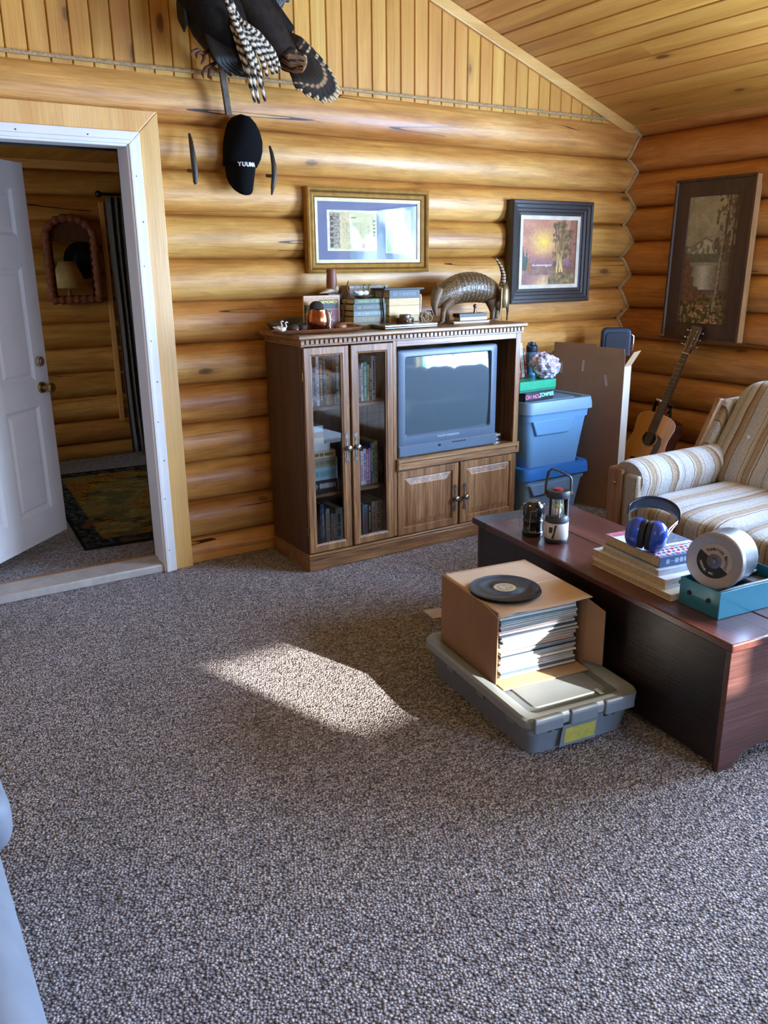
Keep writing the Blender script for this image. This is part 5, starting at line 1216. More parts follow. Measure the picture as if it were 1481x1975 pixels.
# ------------------------------------------------------------------ guitar on a stand
T = at(1337, 648, 'x', -.135); Hh = at(1252, 846, 'x', -.36)
a_ = (T-Hh).normalized(); n_ = Vector((-.92, -.10, .30)); n_ = (n_-a_*n_.dot(a_)).normalized(); v_ = n_.cross(a_)
GMt = frame(Hh, v_, a_, n_)     # local x across, y along the neck, z out of the top
gt = thing('acoustic_guitar', 'acoustic guitar with an amber top leaning by the right wall behind the sofa', 'guitar', M=GMt)
prof = [(-.335, .0), (-.333, .07), (-.322, .12), (-.30, .158), (-.26, .185), (-.21, .195), (-.16, .190), (-.11, .170), (-.06, .146), (-.01, .134), (.03, .134), (.07, .142), (.105, .146), (.135, .138), (.155, .115), (.167, .08), (.172, .03), (.172, 0)]
def smooth_prof():
    out = []
    for (y0, x0), (y1, x1) in zip(prof, prof[1:]):
        for k in range(3): f = k/3; out.append((x0+(x1-x0)*f, y0+(y1-y0)*f))
    return out+[(0, .172)]
sp_ = smooth_prof(); poly = [(x, y) for x, y in sp_] + [(-x, y) for x, y in reversed(sp_[1:-1])]
MB().prism(poly, -.105, -.003).build('body', wood('guitar_side', '2c1512', '3d1f18', '4b281f', 1, 1, .25, .4, isl=.01), gt, local=True, ang=50) if False else None
mb = MB(); mb.loops([[(x, y, z) for x, y in poly] for z in (-.105, -.001)], True, True, True); mb.build('body', plain('guitar_mahogany', '351712', .25, 0, .2, 8, coat=.4), gt, local=True, ang=50)
mb = MB(); mb.loops([[(x*.998, y*.998, -.0008) for x, y in poly], [(x*.998, y*.998, .002) for x, y in poly]], True, True, True); mb.build('soundboard', wood('spruce_amber', 'd2934a', 'dda257', 'e6b069', 1, 1, .22, .5, 0, 0, 30, .12, .01, .0), gt, local=True, ang=50)
mb = MB(); mb.loops([[(x*1.0, y*1.0, z) for x, y in poly] for z in (-.004, .0024)] + [[(x*.985, y*.985, .0026) for x, y in poly]], True); mb.build('binding', plain('cream_binding', 'd9c9a0', .4), gt, local=True, ang=50)
MB().lathe([(0, .0028), (.050, .0028), (.050, .0022)], 40, None, False, False).build('soundhole', M_darkhole, gt, local=True)
MB().lathe([(.0505, .0026), (.0515, .0033), (.060, .0033), (.061, .0026)], 40, None, False, False).build('rosette', plain('rosette_tan', 'c58f4c', .4, 0, .25, 120), gt, local=True)
pg = [(.049*math.cos(a), .049*math.sin(a)) for a in [R(40-12*k) for k in range(12)]]; pgp = [(.062*math.cos(R(40)), .062*math.sin(R(40)))] + [(.055+.03*math.sin(math.pi*k/9), .03-.17*k/9) for k in range(10)]
MB().prism([(-x, y) for x, y in [(.062*math.cos(R(45)), .062*math.sin(R(45))), (.085, .028), (.098, -.01), (.097, -.06), (.078, -.105), (.055, -.10), (.052, -.075), (.055, -.045), (.061*math.cos(R(-38)), .061*math.sin(R(-38))), (.0615, -.01), (.0615, .012)]], .0024, .0036).build('pickguard', plain('pickguard_dark', '4b3b2d', .2, 0, .2, 60), gt, local=True)
NL = .575
MB().loops([[(-.021, .17, -.03), (.021, .17, -.03), (.028, .17, .004), (-.028, .17, .004)], [(-.014, NL, -.014), (.014, NL, -.014), (.0215, NL, .004), (-.0215, NL, .004)]], True, True, True).build('neck', plain('guitar_neck', '4a241a', .3, coat=.3), gt, local=True)
MB().box((-.02, .155, -.075), (.02, .185, -.002)).build('neck_heel', plain('guitar_neck', '4a241a', .3), gt, local=True, bevel=.006)
mb = MB().loops([[(-.029, .045, .003), (.029, .045, .003), (.029, .045, .010), (-.029, .045, .010)], [(-.0215, NL, .003), (.0215, NL, .003), (.0215, NL, .0095), (-.0215, NL, .0095)]], True, True, True); mb.mi = 1; scl = .645
for k in range(20):
    y = NL-scl*(1-2**(-(k+1)/12)); w = .0215+(.0075)*(NL-y)/(NL-.045); mb.box((-w, y-.0009, .006), (w, y+.0009, .0112))
mb.build('fretboard', [plain('rosewood', '2a1a14', .4, 0, .2, 40), M_chrome], gt, local=True, smooth=False)
MB().box((-.022, NL, .003), (.022, NL+.005, .0125)).build('nut', plain('bone', 'e8e2d0', .4), gt, local=True)
MB().prism([(-.022, NL+.004), (.022, NL+.004), (.036, NL+.05), (.039, NL+.175), (.030, NL+.182), (-.030, NL+.182), (-.039, NL+.175), (-.036, NL+.05)], -.012, .003, RX(0)).build('headstock', plain('headstock_dark', '3a1a1c', .22, coat=.5), gt, local=True, bevel=.002)
for sgn in (-1, 1):
    for k in range(3):
        y = NL+.055+.045*k
        q = MB(); q.cyl((sgn*.024, y, .003), (sgn*.024, y, .014), .004, n=10); q.tube([(sgn*.036, y, -.006), (sgn*.050, y, -.006), (sgn*.055, y, -.006), (sgn*.064, y, -.006)], [.003, .003, .008, .006], 8); q.build('tuning_peg', M_chrome, gt, local=True)
for k in range(6):
    f = (k-2.5)/2.5; sx_ = -1 if k < 3 else 1; kk = (2-k) if k < 3 else (k-3)
    MB().tube([(f*.024, -.16, .010), (f*.0175, NL+.003, .0135), (sx_*.024*.85, NL+.055+.045*(2-kk), .006)], .0007, 5).build('string', M_chrome, gt, local=True)
MB().prism([(-.075, -.170), (.075, -.170), (.07, -.145), (.02, -.14), (-.02, -.14), (-.07, -.145)], .002, .010).build('bridge', plain('rosewood', '2a1a14', .4), gt, local=True, bevel=.002)
# stand
st = thing('guitar_stand', 'black guitar stand with a padded yoke holding the guitar neck', 'stand', (Hh.x+.1, Hh.y, 0))
def gp(x, y, z): return GMt @ Vector((x, y, z))
yk = gp(0, .235, -.055)
mb = MB(); mb.tube([(Hh.x+.10, Hh.y, .02), yk + Vector((.03, 0, -.06)), yk + Vector((.02, 0, 0))], .009, 10); mb.build('post', M_black, st)
MB().tube([gp(.045, .25, .02), gp(.062, .24, .0), gp(.078, .20, -.03), gp(.075, .13, -.05), gp(.055, .10, -.125), yk + Vector((.02, 0, -.03))], [.010, .010, .012, .012, .010, .008], 10).build('yoke_arm', M_black, st)
MB().tube([gp(-.045, .25, .0), gp(-.05, .24, -.03), gp(-.02, .235, -.05), yk], [.009, .009, .009, .008], 10).build('yoke_arm', M_black, st)
MB().tube([gp(.018, .250, .022), gp(.050, .249, .020)], [.007, .008], 10).build('pink_tip', plain('pink_rubber', 'd4a8a0', .6), st)
for dx, dy in ((-.16, -.18), (-.22, .12), (.10, -.0)):
    MB().tube([(Hh.x+.10, Hh.y, .05), (Hh.x+.10+dx, Hh.y+dy, .012)], .010, 10).build('foot', M_black, st)
for s in (-.07, .07):
    e = gp(s, -.338, -.11); e2 = gp(s, -.342, .012)
    MB().tube([(Hh.x+.10, Hh.y, .06), e, e2, gp(s, -.325, .014)], .008, 8).build('cradle_arm', M_black, st)
# ------------------------------------------------------------------ striped sofa
def stripes(name, axis, period, off=0.0, seed=1, rough=.95):
    t = NT(name); sx_ = t.n('ShaderNodeSeparateXYZ'); t.l(t.coord(), sx_.inputs[0])
    wob = t.math('MULTIPLY_ADD', t.noise(t.coord((9, 9, 9)), 1, 3), .012, sx_.outputs[axis])
    f = t.math('FRACT', t.math('MULTIPLY_ADD', wob, 1/period, off))
    pal = ['b0aeac', 'b3b2b1', '6f5c4b', 'b9b4ac', '96826a', '9d8b74', '503f32', 'a8967e', 'b5b0a7', '6a5745', 'b5b0a7', 'adadad', 'a8a9ab', '5c4a3b', '9d8a70', '947f66', '7a654f', '554334', 'b8b3aa', 'aaa9a8', '6f5c4b', 'aaa9a8']
    wd = [7, 5, 1.2, 2, 4, 3, 1, 3, 3, .8, 2, 8, 6, 1, 4, 3, 2, 1.2, 5, 4, .8, 3]
    s = sum(wd); p = 0; st = []
    for c, w in zip(pal, wd): st.append((p/s, lin(c))); p += w
    col = t.ramp(f, st[:30], 'CONSTANT')
    n = t.noise(t.coord((130, 130, 130)), 1, 3, .7)
    n2 = t.noise(t.coord((28, 28, 28)), 1, 4, .7)
    col = t.mix(1, col, t.ramp(n, [(.3, (.72, .70, .68, 1)), (.7, (1.12, 1.12, 1.12, 1))]), 'MULTIPLY')
    t.set(Base_Color=col, Roughness=rough, Specular_IOR_Level=.15, Sheen_Weight=.3)
    t.bump(t.math('ADD', n, n2), .9, .006); return t.m
M_st_y = stripes('sofa_stripes_across', 1, .30); M_st_x = stripes('sofa_stripes_arm', 0, .33, .2)
M_sofawood = stripes('sofa_stripes_side', 0, .30, .62); M_sofaplain = stripes('sofa_front_stripes', 1, .26, .1)
M_panel = wood('sofa_trim_wood', '7a573a', '94704d', 'a9855f', 2, 1.3, .45, .1, 0, 0, 14, .3, .03)
def puff(x0, x1, y0, y1, z0, z1, e=.45, nu=40, nv=26, wob=.006, seed=0, M=None):
    mb = MB(); c = Vector(((x0+x1)/2, (y0+y1)/2, (z0+z1)/2)); r = Vector(((x1-x0)/2, (y1-y0)/2, (z1-z0)/2))
    def sp(x, q): return math.copysign(abs(x)**q, x)
    def f(u, v):
        a = u*2*math.pi; b = (v-.5)*math.pi
        p = Vector((r.x*sp(math.cos(a), e)*sp(math.cos(b), e), r.y*sp(math.sin(a), e)*sp(math.cos(b), e), r.z*sp(math.sin(b), e*1.2)))
        if v in (0, 1): p = Vector((0, 0, p.z))
        p += p.normalized()*wob*noise.noise((p+c)*9+Vector((seed*7, 0, 0)))*2
        return c+p
    mb.surf(f, nu, nv, True, False, M); bmesh.ops.remove_doubles(mb.bm, verts=mb.bm.verts, dist=1e-5); return mb
sf = thing('sofa', 'cream and brown striped fabric sofa along the right log wall', 'sofa', (-.8, -2.4, 0))
SY0, SY1 = -1.375, -3.42
MB().box((-1.45, SY1+.03, .06), (-.20, SY0-.03, .30)).build('base', M_st_y, sf, bevel=.02)
for x in (-1.40, -.30):
    for y in (SY0-.09, SY1+.09): MB().cyl((x, y, 0), (x, y, .065), .022, .03, 14).build('foot', M_oak_side, sf)
def arm(ya, yb, nm):
    # ya outer, yb inner; padded roll along x
    yc = (ya+yb)/2; hw = abs(ya-yb)/2; mb = MB(); loops = []
    for x, k in ((-1.515, .90), (-1.50, .97), (-1.47, 1.0), (-1.2, 1.0), (-.9, 1.0), (-.60, .98)):
        sec = [(yc-hw*.86*k, .10), (yc+hw*.86*k, .10), (yc+hw*.88*k, .42)]
        for i in range(13):
            a = R(-25+230*i/12); sec.append((yc+hw*1.12*k*math.cos(a), .520+.098*k*math.sin(a)))
        sec.append((yc-hw*.88*k, .42)); loops.append([(x, y, z) for y, z in sec])
    mb.loops(loops, True, True, True); a_ = mb.build(nm, M_st_x, sf, ang=60)
    MB().box((-1.545, ya-.085 if ya > yb else ya-.01, .02), (-1.46, ya+.008 if ya > yb else ya+.085, .575)).build('corner_post', M_panel, a_, bevel=.012)
    MB().box((-1.542, (yb+.008 if ya > yb else ya+.09), .06), (-1.505, (ya-.09 if ya > yb else yb-.008), .555)).build('front_panel', M_sofaplain, a_, bevel=.012)
    MB().ball((-1.5465, ya+(-.04 if ya > yb else .04), .50), .009, 10, 8).build('button', M_brass, a_)
    return a_
arm(SY0, SY0-.19, 'arm'); arm(SY1, SY1+.19, 'arm')
cw = (SY0-.19-(SY1+.19))/3; y = SY0-.19
for k in range(3):
    c = puff(-1.63, -.72, y-cw+.004, y-.004, .275, .468, .34, 44, 26, .006, k).build('seat_cushion', M_st_y, sf, ang=80)
    y -= cw
BP = [(-1.0, .10), (-.40, .10), (-.34, .815), (-.50, .842), (-.725, .838), (-.90, .56)]
BF = [(-.74, .10), (-.30, .10), (-.22, .78), (-.40, .82), (-.52, .80), (-.66, .5)]
MB().prism(BF, .05, abs(SY1-SY0)-.07, frame((0, SY0-.01, 0), (1, 0, 0), (0, 0, 1), (0, -1, 0))).build('back_frame', M_sofawood, sf, bevel=.025, seg=3)
for ya in (SY0-.01, SY1+.075): MB().prism(BP, 0, .065, frame((0, ya, 0), (1, 0, 0), (0, 0, 1), (0, -1, 0))).build('back_wing', M_sofawood, sf, bevel=.02, seg=3)
MB().prism([(-.985, .45), (-.92, .45), (-.70, .835), (-.755, .845), (-.90, .60)], -.014, .02, frame((0, SY0-.01, 0), (1, 0, 0), (0, 0, 1), (0, -1, 0))).build('side_trim', M_panel, sf, bevel=.008)
y = SY0-.075; cb2 = (SY0-.075-(SY1+.075))/3
for k in range(3):
    M = TR(-.86, 0, .40) @ RY(R(33))
    q = puff(-.13, .10, y-cb2+.004, y-.004, -.02, .60, .36, 40, 30, .008, 9+k, M)
    q.build('back_cushion', M_st_y, sf, ang=80)
    y -= cb2
for k in range(3):
    for i in range(2):
        p = TR(-.86, 0, .40) @ RY(R(33)) @ Vector((-.128, SY0-.075-cb2*(k+.3+.4*i), .25)); MB().ball(p, .013, 10, 8).build('tuft_button', M_st_y, sf)

# ------------------------------------------------------------------ chest used as coffee table
CA = -R(6.64)
CHM = TR(-2.567, -2.825, 0) @ RZ(CA)
ch = thing('blanket_chest', 'long dark red wooden chest with a plank lid used as a coffee table', 'chest', M=CHM)
CL, CW, CT = 1.455, .50, .455
MB().box((.012, .03, .02), (.032, CL-.02, .425)).build('front_board', wood('chest_front_shaded', '120907', '1c0f0b', '281510', 1, 1, .42, .2, .9, 0, 6, .3, .05), ch, local=True, bevel=.003)  # front board's shade put into a near-black copy of the chest wood
MB().box((CW-.032, .03, .02), (CW-.012, CL-.02, .425)).build('rear_board', M_cherry, ch, local=True, bevel=.003)
def endp(y0, y1):
    poly = [(.012, 0), (.075, 0), (.10, .03), (.14, .055), (CW-.14, .055), (CW-.10, .03), (CW-.075, 0), (CW-.012, 0), (CW-.012, .425), (.012, .425)]
    return MB().prism(poly, -y1, -y0, frame((0, 0, 0), (1, 0, 0), (0, 0, 1), (0, -1, 0)))
for y0, y1 in ((.012, .032), (CL-.03, CL-.01)): endp(y0, y1).build('end_board', M_cherry_x, ch, local=True, smooth=False, bevel=.003)
MB().box((.033, .033, .06), (CW-.033, CL-.031, .075)).build('floor_board', M_cherry, ch, local=True)
for x0, x1 in ((-.008, .243), (.2445, CW+.004)):
    MB().box((x0, -.006, .426), (x1, CL+.004, CT)).build('lid_plank', wood('chest_lid', '3c1e18', '56302a', '6d4238', 1, 1, .3, .4, .85, 0, 7, .28, .06), ch, local=True, bevel=.005)
MB().box((-.010, CL-.10, .4265), (CW+.006, CL+.006, CT+.0006)).build('breadboard_end', plain('worn_dark_board', '3c3532', .4, 0, .2, 20), ch, local=True, bevel=.004)
for x in (.08, CW-.08): MB().box((x-.02, CL-.006, .36), (x+.02, CL+.001, .43)).build('hinge', M_brass, ch, local=True)
zc_ = CT+.0008
def onc(px, py, z=None): return at(px, py, 'z', CT if z is None else z)

# black collapsible lantern
b = onc(1027, 1031); ln = thing('black_lantern', 'short black camping lantern with a wire bail on the chest', 'lantern', (b.x, b.y, zc_))
K = TR(b.x, b.y, zc_)
MB().lathe([(0, 0), (.043, .0), (.045, .006), (.045, .018), (.042, .022), (.042, .058), (.044, .062), (.044, .068), (.041, .072), (.041, .082), (.044, .086), (.044, .120), (.040, .132), (.030, .140), (.026, .146), (0, .147)], 32, K, False, False).build('body', plain('gloss_black', '101114', .22, 0, .05, coat=.4), ln)
for i in range(6):
    a = i*math.pi/3+.4; MB().ball((b.x+.040*math.cos(a), b.y+.040*math.sin(a), zc_+.133), .0045, 8, 6).build('stud', M_chrome, ln)
vd = Vector((CAM.x-b.x, CAM.y-b.y, 0)).normalized(); sd_ = Vector((vd.y, -vd.x, 0))*-1
def lp_(s, f, z): return Vector((b.x, b.y, zc_+z))+sd_*s+vd*f
MB().tube([lp_(.012, .046, .116), lp_(-.012, .0475, .114), lp_(-.014, .0485, .026), lp_(.020, .0485, .022), lp_(.034, .038, .03)], .0016, 6).build('wire_bail', M_chrome, ln)
MB().tube([lp_(-.045, .0, .12), lp_(-.052, .01, .118), lp_(-.056, .012, .06), lp_(-.054, .01, .035)], .0018, 6).build('wire_bail', M_chrome, ln)
# white and grey lantern
b2 = onc(1072, 1043); l2 = thing('camping_lantern', 'white and grey camping lantern with a clear globe and raised handle on the chest', 'lantern', (b2.x, b2.y, zc_))
K = TR(b2.x, b2.y, zc_)
MB().lathe([(0, 0), (.045, 0), (.047, .004), (.047, .014), (.044, .018)], 36, K, False, True).build('foot_ring', M_charcoal, l2)
MB().lathe([(.046, .018), (.0475, .022), (.0475, .080), (.045, .084)], 36, K, True, True).build('body', plain('lantern_white', 'cfd0d2', .35, 0, .02), l2)
MB().lathe([(.0455, .084), (.049, .088), (.048, .098), (.043, .108), (.040, .112)], 36, K, True, True).build('collar', M_charcoal, l2)
MB().lathe([(.0395, .112), (.0395, .185), (.0375, .185), (.0375, .112)], 36, K, False, False).build('globe', M_glass, l2)
MB().lathe([(.020, .112), (.020, .135), (.018, .138), (.018, .147)], 24, K, True, True).build('reflector', M_chrome, l2)
em = NT('yellow_phosphor'); em.set(Base_Color=lin('d6d24a'), Roughness=.4); em = em.m
MB().lathe([(.0185, .1475), (.0185, .156)], 24, K, True, True).build('led_disc', em, l2)
MB().lathe([(.012, .1565), (.012, .184)], 20, K, True, True).build('inner_tube', plain('frosted_tube', 'aab0b8', .3, .3), l2)
for i in range(5):
    a = R(20+72*i); MB().cyl((b2.x+.0415*math.cos(a), b2.y+.0415*math.sin(a), zc_+.110), (b2.x+.0415*math.cos(a), b2.y+.0415*math.sin(a), zc_+.187), .0022, n=8).build('guard_rod', plain('clear_rod', 'b9c0cc', .15, .2), l2)
MB().lathe([(.040, .1855), (.0475, .188), (.0485, .195), (.0485, .210), (.045, .216), (.036, .217), (0, .2165)], 36, K, True, False).build('cap', M_charcoal, l2)
MB().lathe([(.018, .217), (.018, .222), (0, .223)], 20, K, False, False).build('red_switch', plain('switch_red', 'b23038', .35), l2)
vd = Vector((CAM.x-b2.x, CAM.y-b2.y, 0)).normalized(); sd_ = Vector((-vd.y, vd.x, 0))
sd_ = -sd_ if sd_.dot(RT) < 0 else sd_
def lq(s, f, z): return Vector((b2.x, b2.y, zc_+z))+sd_*s+vd*f
MB().tube([lq(-.049, .01, .200), lq(-.050, .006, .24), lq(-.042, .0, .290), lq(-.030, -.004, .300), lq(.0, -.01, .292), lq(.040, -.012, .272), lq(.048, -.010, .262), lq(.049, -.006, .225), lq(.049, .0, .197)], [.008, .007, .007, .007, .006, .006, .007, .009, .009], 10, flat=.7).build('handle', plain('handle_black', '1d2026', .35), l2)
for s in (-1, 1): MB().cyl(lq(.046*s, 0, .203), lq(.058*s, 0, .203), .008, n=12).build('pivot', M_chrome, l2)
K2 = frame(lq(-.020, .0445, .052), sd_*.92+vd*.36, (0, 0, 1), (vd*.92-sd_*.36))
MB().prism([(-.017, .028), (.014, .028), (.008, -.006), (.001, -.028), (-.014, -.030)], -.004, .0015, K2).build('control_panel', plain('panel_pale', 'd8d8dc', .4), l2); MB().prism([(-.010, .018), (.006, .018), (.004, -.006), (-.010, -.006)], .0016, .0026, K2).build('switch_button', M_black, l2)
MB().prism([(.015, .028), (.022, .028), (.010, -.030), (.0, -.030), (.009, -.006)], -.006, .0012, K2).build('dark_stripe', M_charcoal, l2)

# stack of books on the chest
def flat_book(label, z, h, pc, lx, ly, ang, col, top, side='1d', spine='near', mk='ffffff'):
    """lies flat; pc = near left corner; spine runs along the chest end side"""
    M = TR(pc.x, pc.y, z) @ RZ(ang) @ frame((0, 0, 0), (0, 1, 0), (-1, 0, 0), (0, 0, 1)) if False else TR(pc.x, pc.y, z) @ RZ(ang)
    o = thing('book', label, 'book', group='books stacked on the chest', M=M)
    mb = MB(); t = .0025
    mb.box((0, 0, 0), (lx, ly, t)); mb.box((0, 0, h-t), (lx, ly, h)); mb.box((0, -.001, 0), (lx, t, h)); mb.build('cover', bookmat(col), o, local=True, smooth=False, bevel=.001, seg=1)
    MB().box((.003, t, t+.0002), (lx-.004, ly-.004, h-t-.0002)).build('pages', plain('old_pages', 'b9a684', .85, 0, .15, 160), o, local=True, smooth=False)
    if top:
        nu, nv = 50, 60; bm = bmesh.new()
        canv = canvas('cover_print', painted('printed_cover'), 0, lx, 0, ly, 0, nu, nv, top, None, M=Matrix.Identity(4))
        canv.data.transform(frame((0, 0, h+.0004), (1, 0, 0), (0, 0, 1), (0, 1, 0))); canv.parent = o
        bm.free()
    if mk:
        K = frame((lx*.52, -.0016, h*.5), (1, 0, 0), (0, 0, 1), (0, -1, 0)); q = MB(); rg = random.Random(label); L = []; x = .03
        while x < lx-.03: l = rg.uniform(.006, .02); a = h*.22 if rg.random() < .75 else h*.02; L += [(x, a), (x+l, a), (x+l+.0002, h*.02), (x+l+.005, h*.02)]; x += l+.0055
        q.loops([[(x, -.0016, h*.5-a) for x, a in L], [(x, -.0016, h*.5+a) for x, a in L]], False); q.build('spine_print', bookmat(mk), o, local=True, smooth=False)
    return o
c1 = onc(1293, 1161); ang = CA
z = zc_
flat_book('wide cream book with brown page edges, bottom of the stack on the chest', z, .024, c1, .26, .405, CA, 'cfc6b4', None, mk='8a7a66'); z += .0246
c2 = at(1293-6, 1143, 'z', z); flat_book('white book with a dark spine mark, second from bottom on the chest', z, .034, at(1282, 1137, 'z', z), .25, .37, CA+R(1), 'd5d9de', None, mk='2a2e38'); z += .0346
flat_book('thin grey book, second from top of the stack on the chest', z, .020, at(1269, 1111, 'z', z), .23, .30, CA-R(1), 'b9c3ce', None, mk=''); z += .0206
def quilt(u, v):
    c = (.82, .85, .90)
    if v > .86 and u < .6: c = mixc((.62, .25, .38), (.80, .60, .66), fb(u, v, 14))
    if u > .52 and .36 < v < .80: c = mixc((.22, .26, .34), (.55, .60, .68), fb(u, v, 18, 3))
    if v < .30:
        r = math.sin(u*34+math.sin(v*22)*1.2)*math.sin(v*40)
        c = (.60, .16, .26) if r > .25 else ((.22, .28, .50) if r < -.45 else c)
    if u > .965 or v < .02: c = (.30, .42, .60)
    if .30 < v < .6 and u < .4 and fb(u, v, 10, 5) > .56: c = (.55, .60, .70)
    return c
flat_book('blue and white book with red printed cover on top of the chest stack', z, .038, at(1270, 1096, 'z', z), .235, .29, CA-R(2), '4f6f9c', quilt, mk='b9cbe6'); z += .0386
zb_ = z
# ear defenders
e0 = at(1246, 1031, 'z', zb_+.062); em_ = thing('ear_defenders', 'bright blue ear defenders with a black headband lying on the top book', 'ear defenders', (e0.x, e0.y, zb_))
axd = Vector((.50, -.86, -.10)).normalized(); fwd = Vector((.80, .45, .38)); fwd = (fwd-axd*fwd.dot(axd)).normalized(); upd = axd.cross(fwd)
M_eb = plain('blue_gloss', '1f49b4', .22, 0, .03, coat=.5); M_pad = plain('black_pad', '15161a', .6)
EK = frame(e0, axd, fwd, upd) @ Matrix.Scale(1.32, 4)
for s in (-1, 1):
    mb = MB(); mb.loops([[(s*x, .034*r*math.cos(a)*1.0, .046*r*math.sin(a)) for a in [2*math.pi*k/28 for k in range(28)]] for x, r in ((.016, 1.0), (.024, 1.02), (.036, .97), (.046, .80), (.052, .52), (.054, .1))], True, True, True, EK); mb.build('ear_cup', M_eb, em_, ang=60)
    mb = MB(); mb.loops([[(s*x, .033*r*math.cos(a), .044*r*math.sin(a)) for a in [2*math.pi*k/28 for k in range(28)]] for x, r in ((.001, .85), (.003, .98), (.013, 1.0), (.016, .95))], True, True, True, EK); mb.build('ear_pad', M_pad, em_, ang=60)
    mb = MB()
    for dz in (-.008, .008): mb.tube([EK @ Vector((s*.047, 0, dz)), EK @ Vector((s*.052, .035, dz)), EK @ Vector((s*.060, .065, dz*.6)), EK @ Vector((s*.066, .085, dz*.5))], .002, 6)
    mb.build('wire_yoke', M_chrome, em_)
def band(u, v):
    a = math.pi*(u); w = .020*math.sin(math.pi*min(1, .18+u*.82 if u < .5 else .18+(1-u)*.82))**.3
    return EK @ Vector((.068*math.cos(a), .080+.062*math.sin(a), (v-.5)*2*w))
MB().surf(band, 30, 4).build('headband', plain('navy_black_band', '14202e', .35), em_, solid=.004)
# rock tumbler: motor tray and barrel
tc_ = onc(1384, 1196.5); TM = TR(tc_.x, tc_.y, zc_) @ RZ(CA+R(0.5))
tb = thing('tumbler_motor_base', 'teal metal open tray base of a rock tumbler at the near end of the chest', 'tumbler base', M=TM)
M_teal = plain('teal_enamel', '2f7f98', .3, .25, .04, 8, coat=.3)
tl_, tw_, thh = .33, .168, .092
mb = MB(); mb.loops([[(0, 0, 0), (tl_, 0, 0), (tl_, tw_, 0), (0, tw_, 0)], [(0, 0, thh), (tl_, 0, thh), (tl_, tw_, thh), (0, tw_, thh)], [(.004, .004, thh), (tl_-.004, .004, thh), (tl_-.004, tw_-.004, thh), (.004, tw_-.004, thh)], [(.004, .004, .004), (tl_-.004, .004, .004), (tl_-.004, tw_-.004, .004), (.004, tw_-.004, .004)]], True, True, True)
mb.build('tray', M_teal, tb, local=True, smooth=False, bevel=.0015)
for y in (.045, .125):
    MB().lathe([(0, 0), (.008, 0), (.007, .005), (.003, .007), (0, .007)], 14, frame((0, y, .050), (0, 1, 0), (0, 0, 1), (-1, 0, 0)), False, False).build('rubber_stop', M_black, tb, local=True)
for y in (.045, .125): MB().cyl((.02, y, .070), (tl_-.02, y, .070), .008, n=14).build('roller_shaft', M_black, tb, local=True)
MB().box((.23, .03, .004), (.31, .15, .06)).build('motor', M_charcoal, tb, local=True, bevel=.01)
rbz = zc_
BM_ = TM @ TR(.052, .085, .162) @ RZ(R(22)) @ RY(R(6)) @ frame((0, 0, 0), (0, -1, 0), (0, 0, 1), (-1, 0, 0))       # local z comes out of the barrel face
br = thing('tumbling_barrel', 'silver tumbling barrel with a round label lying in the teal tray', 'tumbler barrel', M=BM_)
M_alu = plain('brushed_aluminium', '9aa2ac', .3, .9, .06, 50)
MB().lathe([(.085, -.150), (.092, -.145), (.092, -.026), (.0925, -.024)], 48, None, True, True).build('drum', M_alu, br, local=True)
MB().lathe([(.0915, -.0235), (.0945, -.021), (.0945, -.008), (.091, -.003), (.089, -.002), (.087, -.003), (.0, -.003)], 48, None, True, False).build('lid', plain('dull_aluminium', 'a5a3a6', .38, .7, .04, 40), br, local=True)
MB().prism([(.057*math.cos(R(3.75*k+146)), .057*math.sin(R(3.75*k+146))) for k in range(49)], -.0028, -.0021).build('black_half_label', plain('label_black', '15181a', .5), br, local=True)
MB().prism([(.057*math.cos(R(3.75*k-34)), .057*math.sin(R(3.75*k-34))) for k in range(49)], -.0028, -.0021).build('silver_half_label', plain('label_silver', 'a69c94', .45, .2), br, local=True)
mb = MB(); mb.text('Tumbling Barrel', .0135, TR(0, 0, -.0018), arc=(.040, R(52), 1), bold=.0004); mb.build('dark_lettering', plain('label_print', '28211e', .5), br, local=True, smooth=False)
mb = MB(); mb.text('LORTONE, INC.', .0095, TR(0, 0, -.0018), arc=(.043, R(232), -1), bold=.0002); mb.build('pale_lettering', plain('label_print_pale', 'c9c9bd', .5), br, local=True, smooth=False)
MB().lathe([(.024, -.003), (.024, -.0005), (.020, .0), (.012, .001), (.0115, .014), (.008, .016), (0, .016)], 24, None, True, False).build('hub_nut', plain('hub_steel', '6d6f78', .3, .8), br, local=True)
# paper beside the tumbler
pp = thing('white_booklet', 'white paper booklet under the far side of the tumbler tray on the chest', 'booklet', TM @ Vector((.2, .26, 0))); MB().box((.28, .20, .0004), (.42, .34, .006), TM).build('pages', plain('booklet_pages', 'd9dde0', .7), pp); MB().box((.279, .199, .0061), (.421, .341, .0072), TM).build('cover', plain('booklet_cover', 'e3e6e8', .5), pp)

# ------------------------------------------------------------------ grey lidded tub, record box, records
TA = R(-7.3); UM = TR(-2.985, -2.420, 0) @ RZ(TA)
tu = thing('storage_tub', 'low grey plastic storage tub with a recessed lid and yellow label on the carpet', 'storage tub', M=UM)
M_grey = plain('grey_tub', '75808a', .42, 0, .03, 5); M_greyl = plain('grey_tub_lid', '8b9499', .45, 0, .03, 5)
UW, UL, UH = .395, .655, .150
def uring(o, z, r):
    p = []
    for cx_, cy_, s in ((UW+o-r, UL+o-r, 0), (-o+r, UL+o-r, 90), (-o+r, -o+r, 180), (UW+o-r, -o+r, 270)):
        for k in range(5): a = R(s+22.5*k); p.append((cx_+r*math.cos(a), cy_+r*math.sin(a), z))
    return p
mb = MB(); mb.loops([uring(-.006, 0, .04), uring(0, .004, .042), uring(.012, .075, .042), uring(.014, .078, .042), uring(.022, UH-.012, .045)], True, True, True); mb.build('body', M_grey, tu, local=True, ang=30)
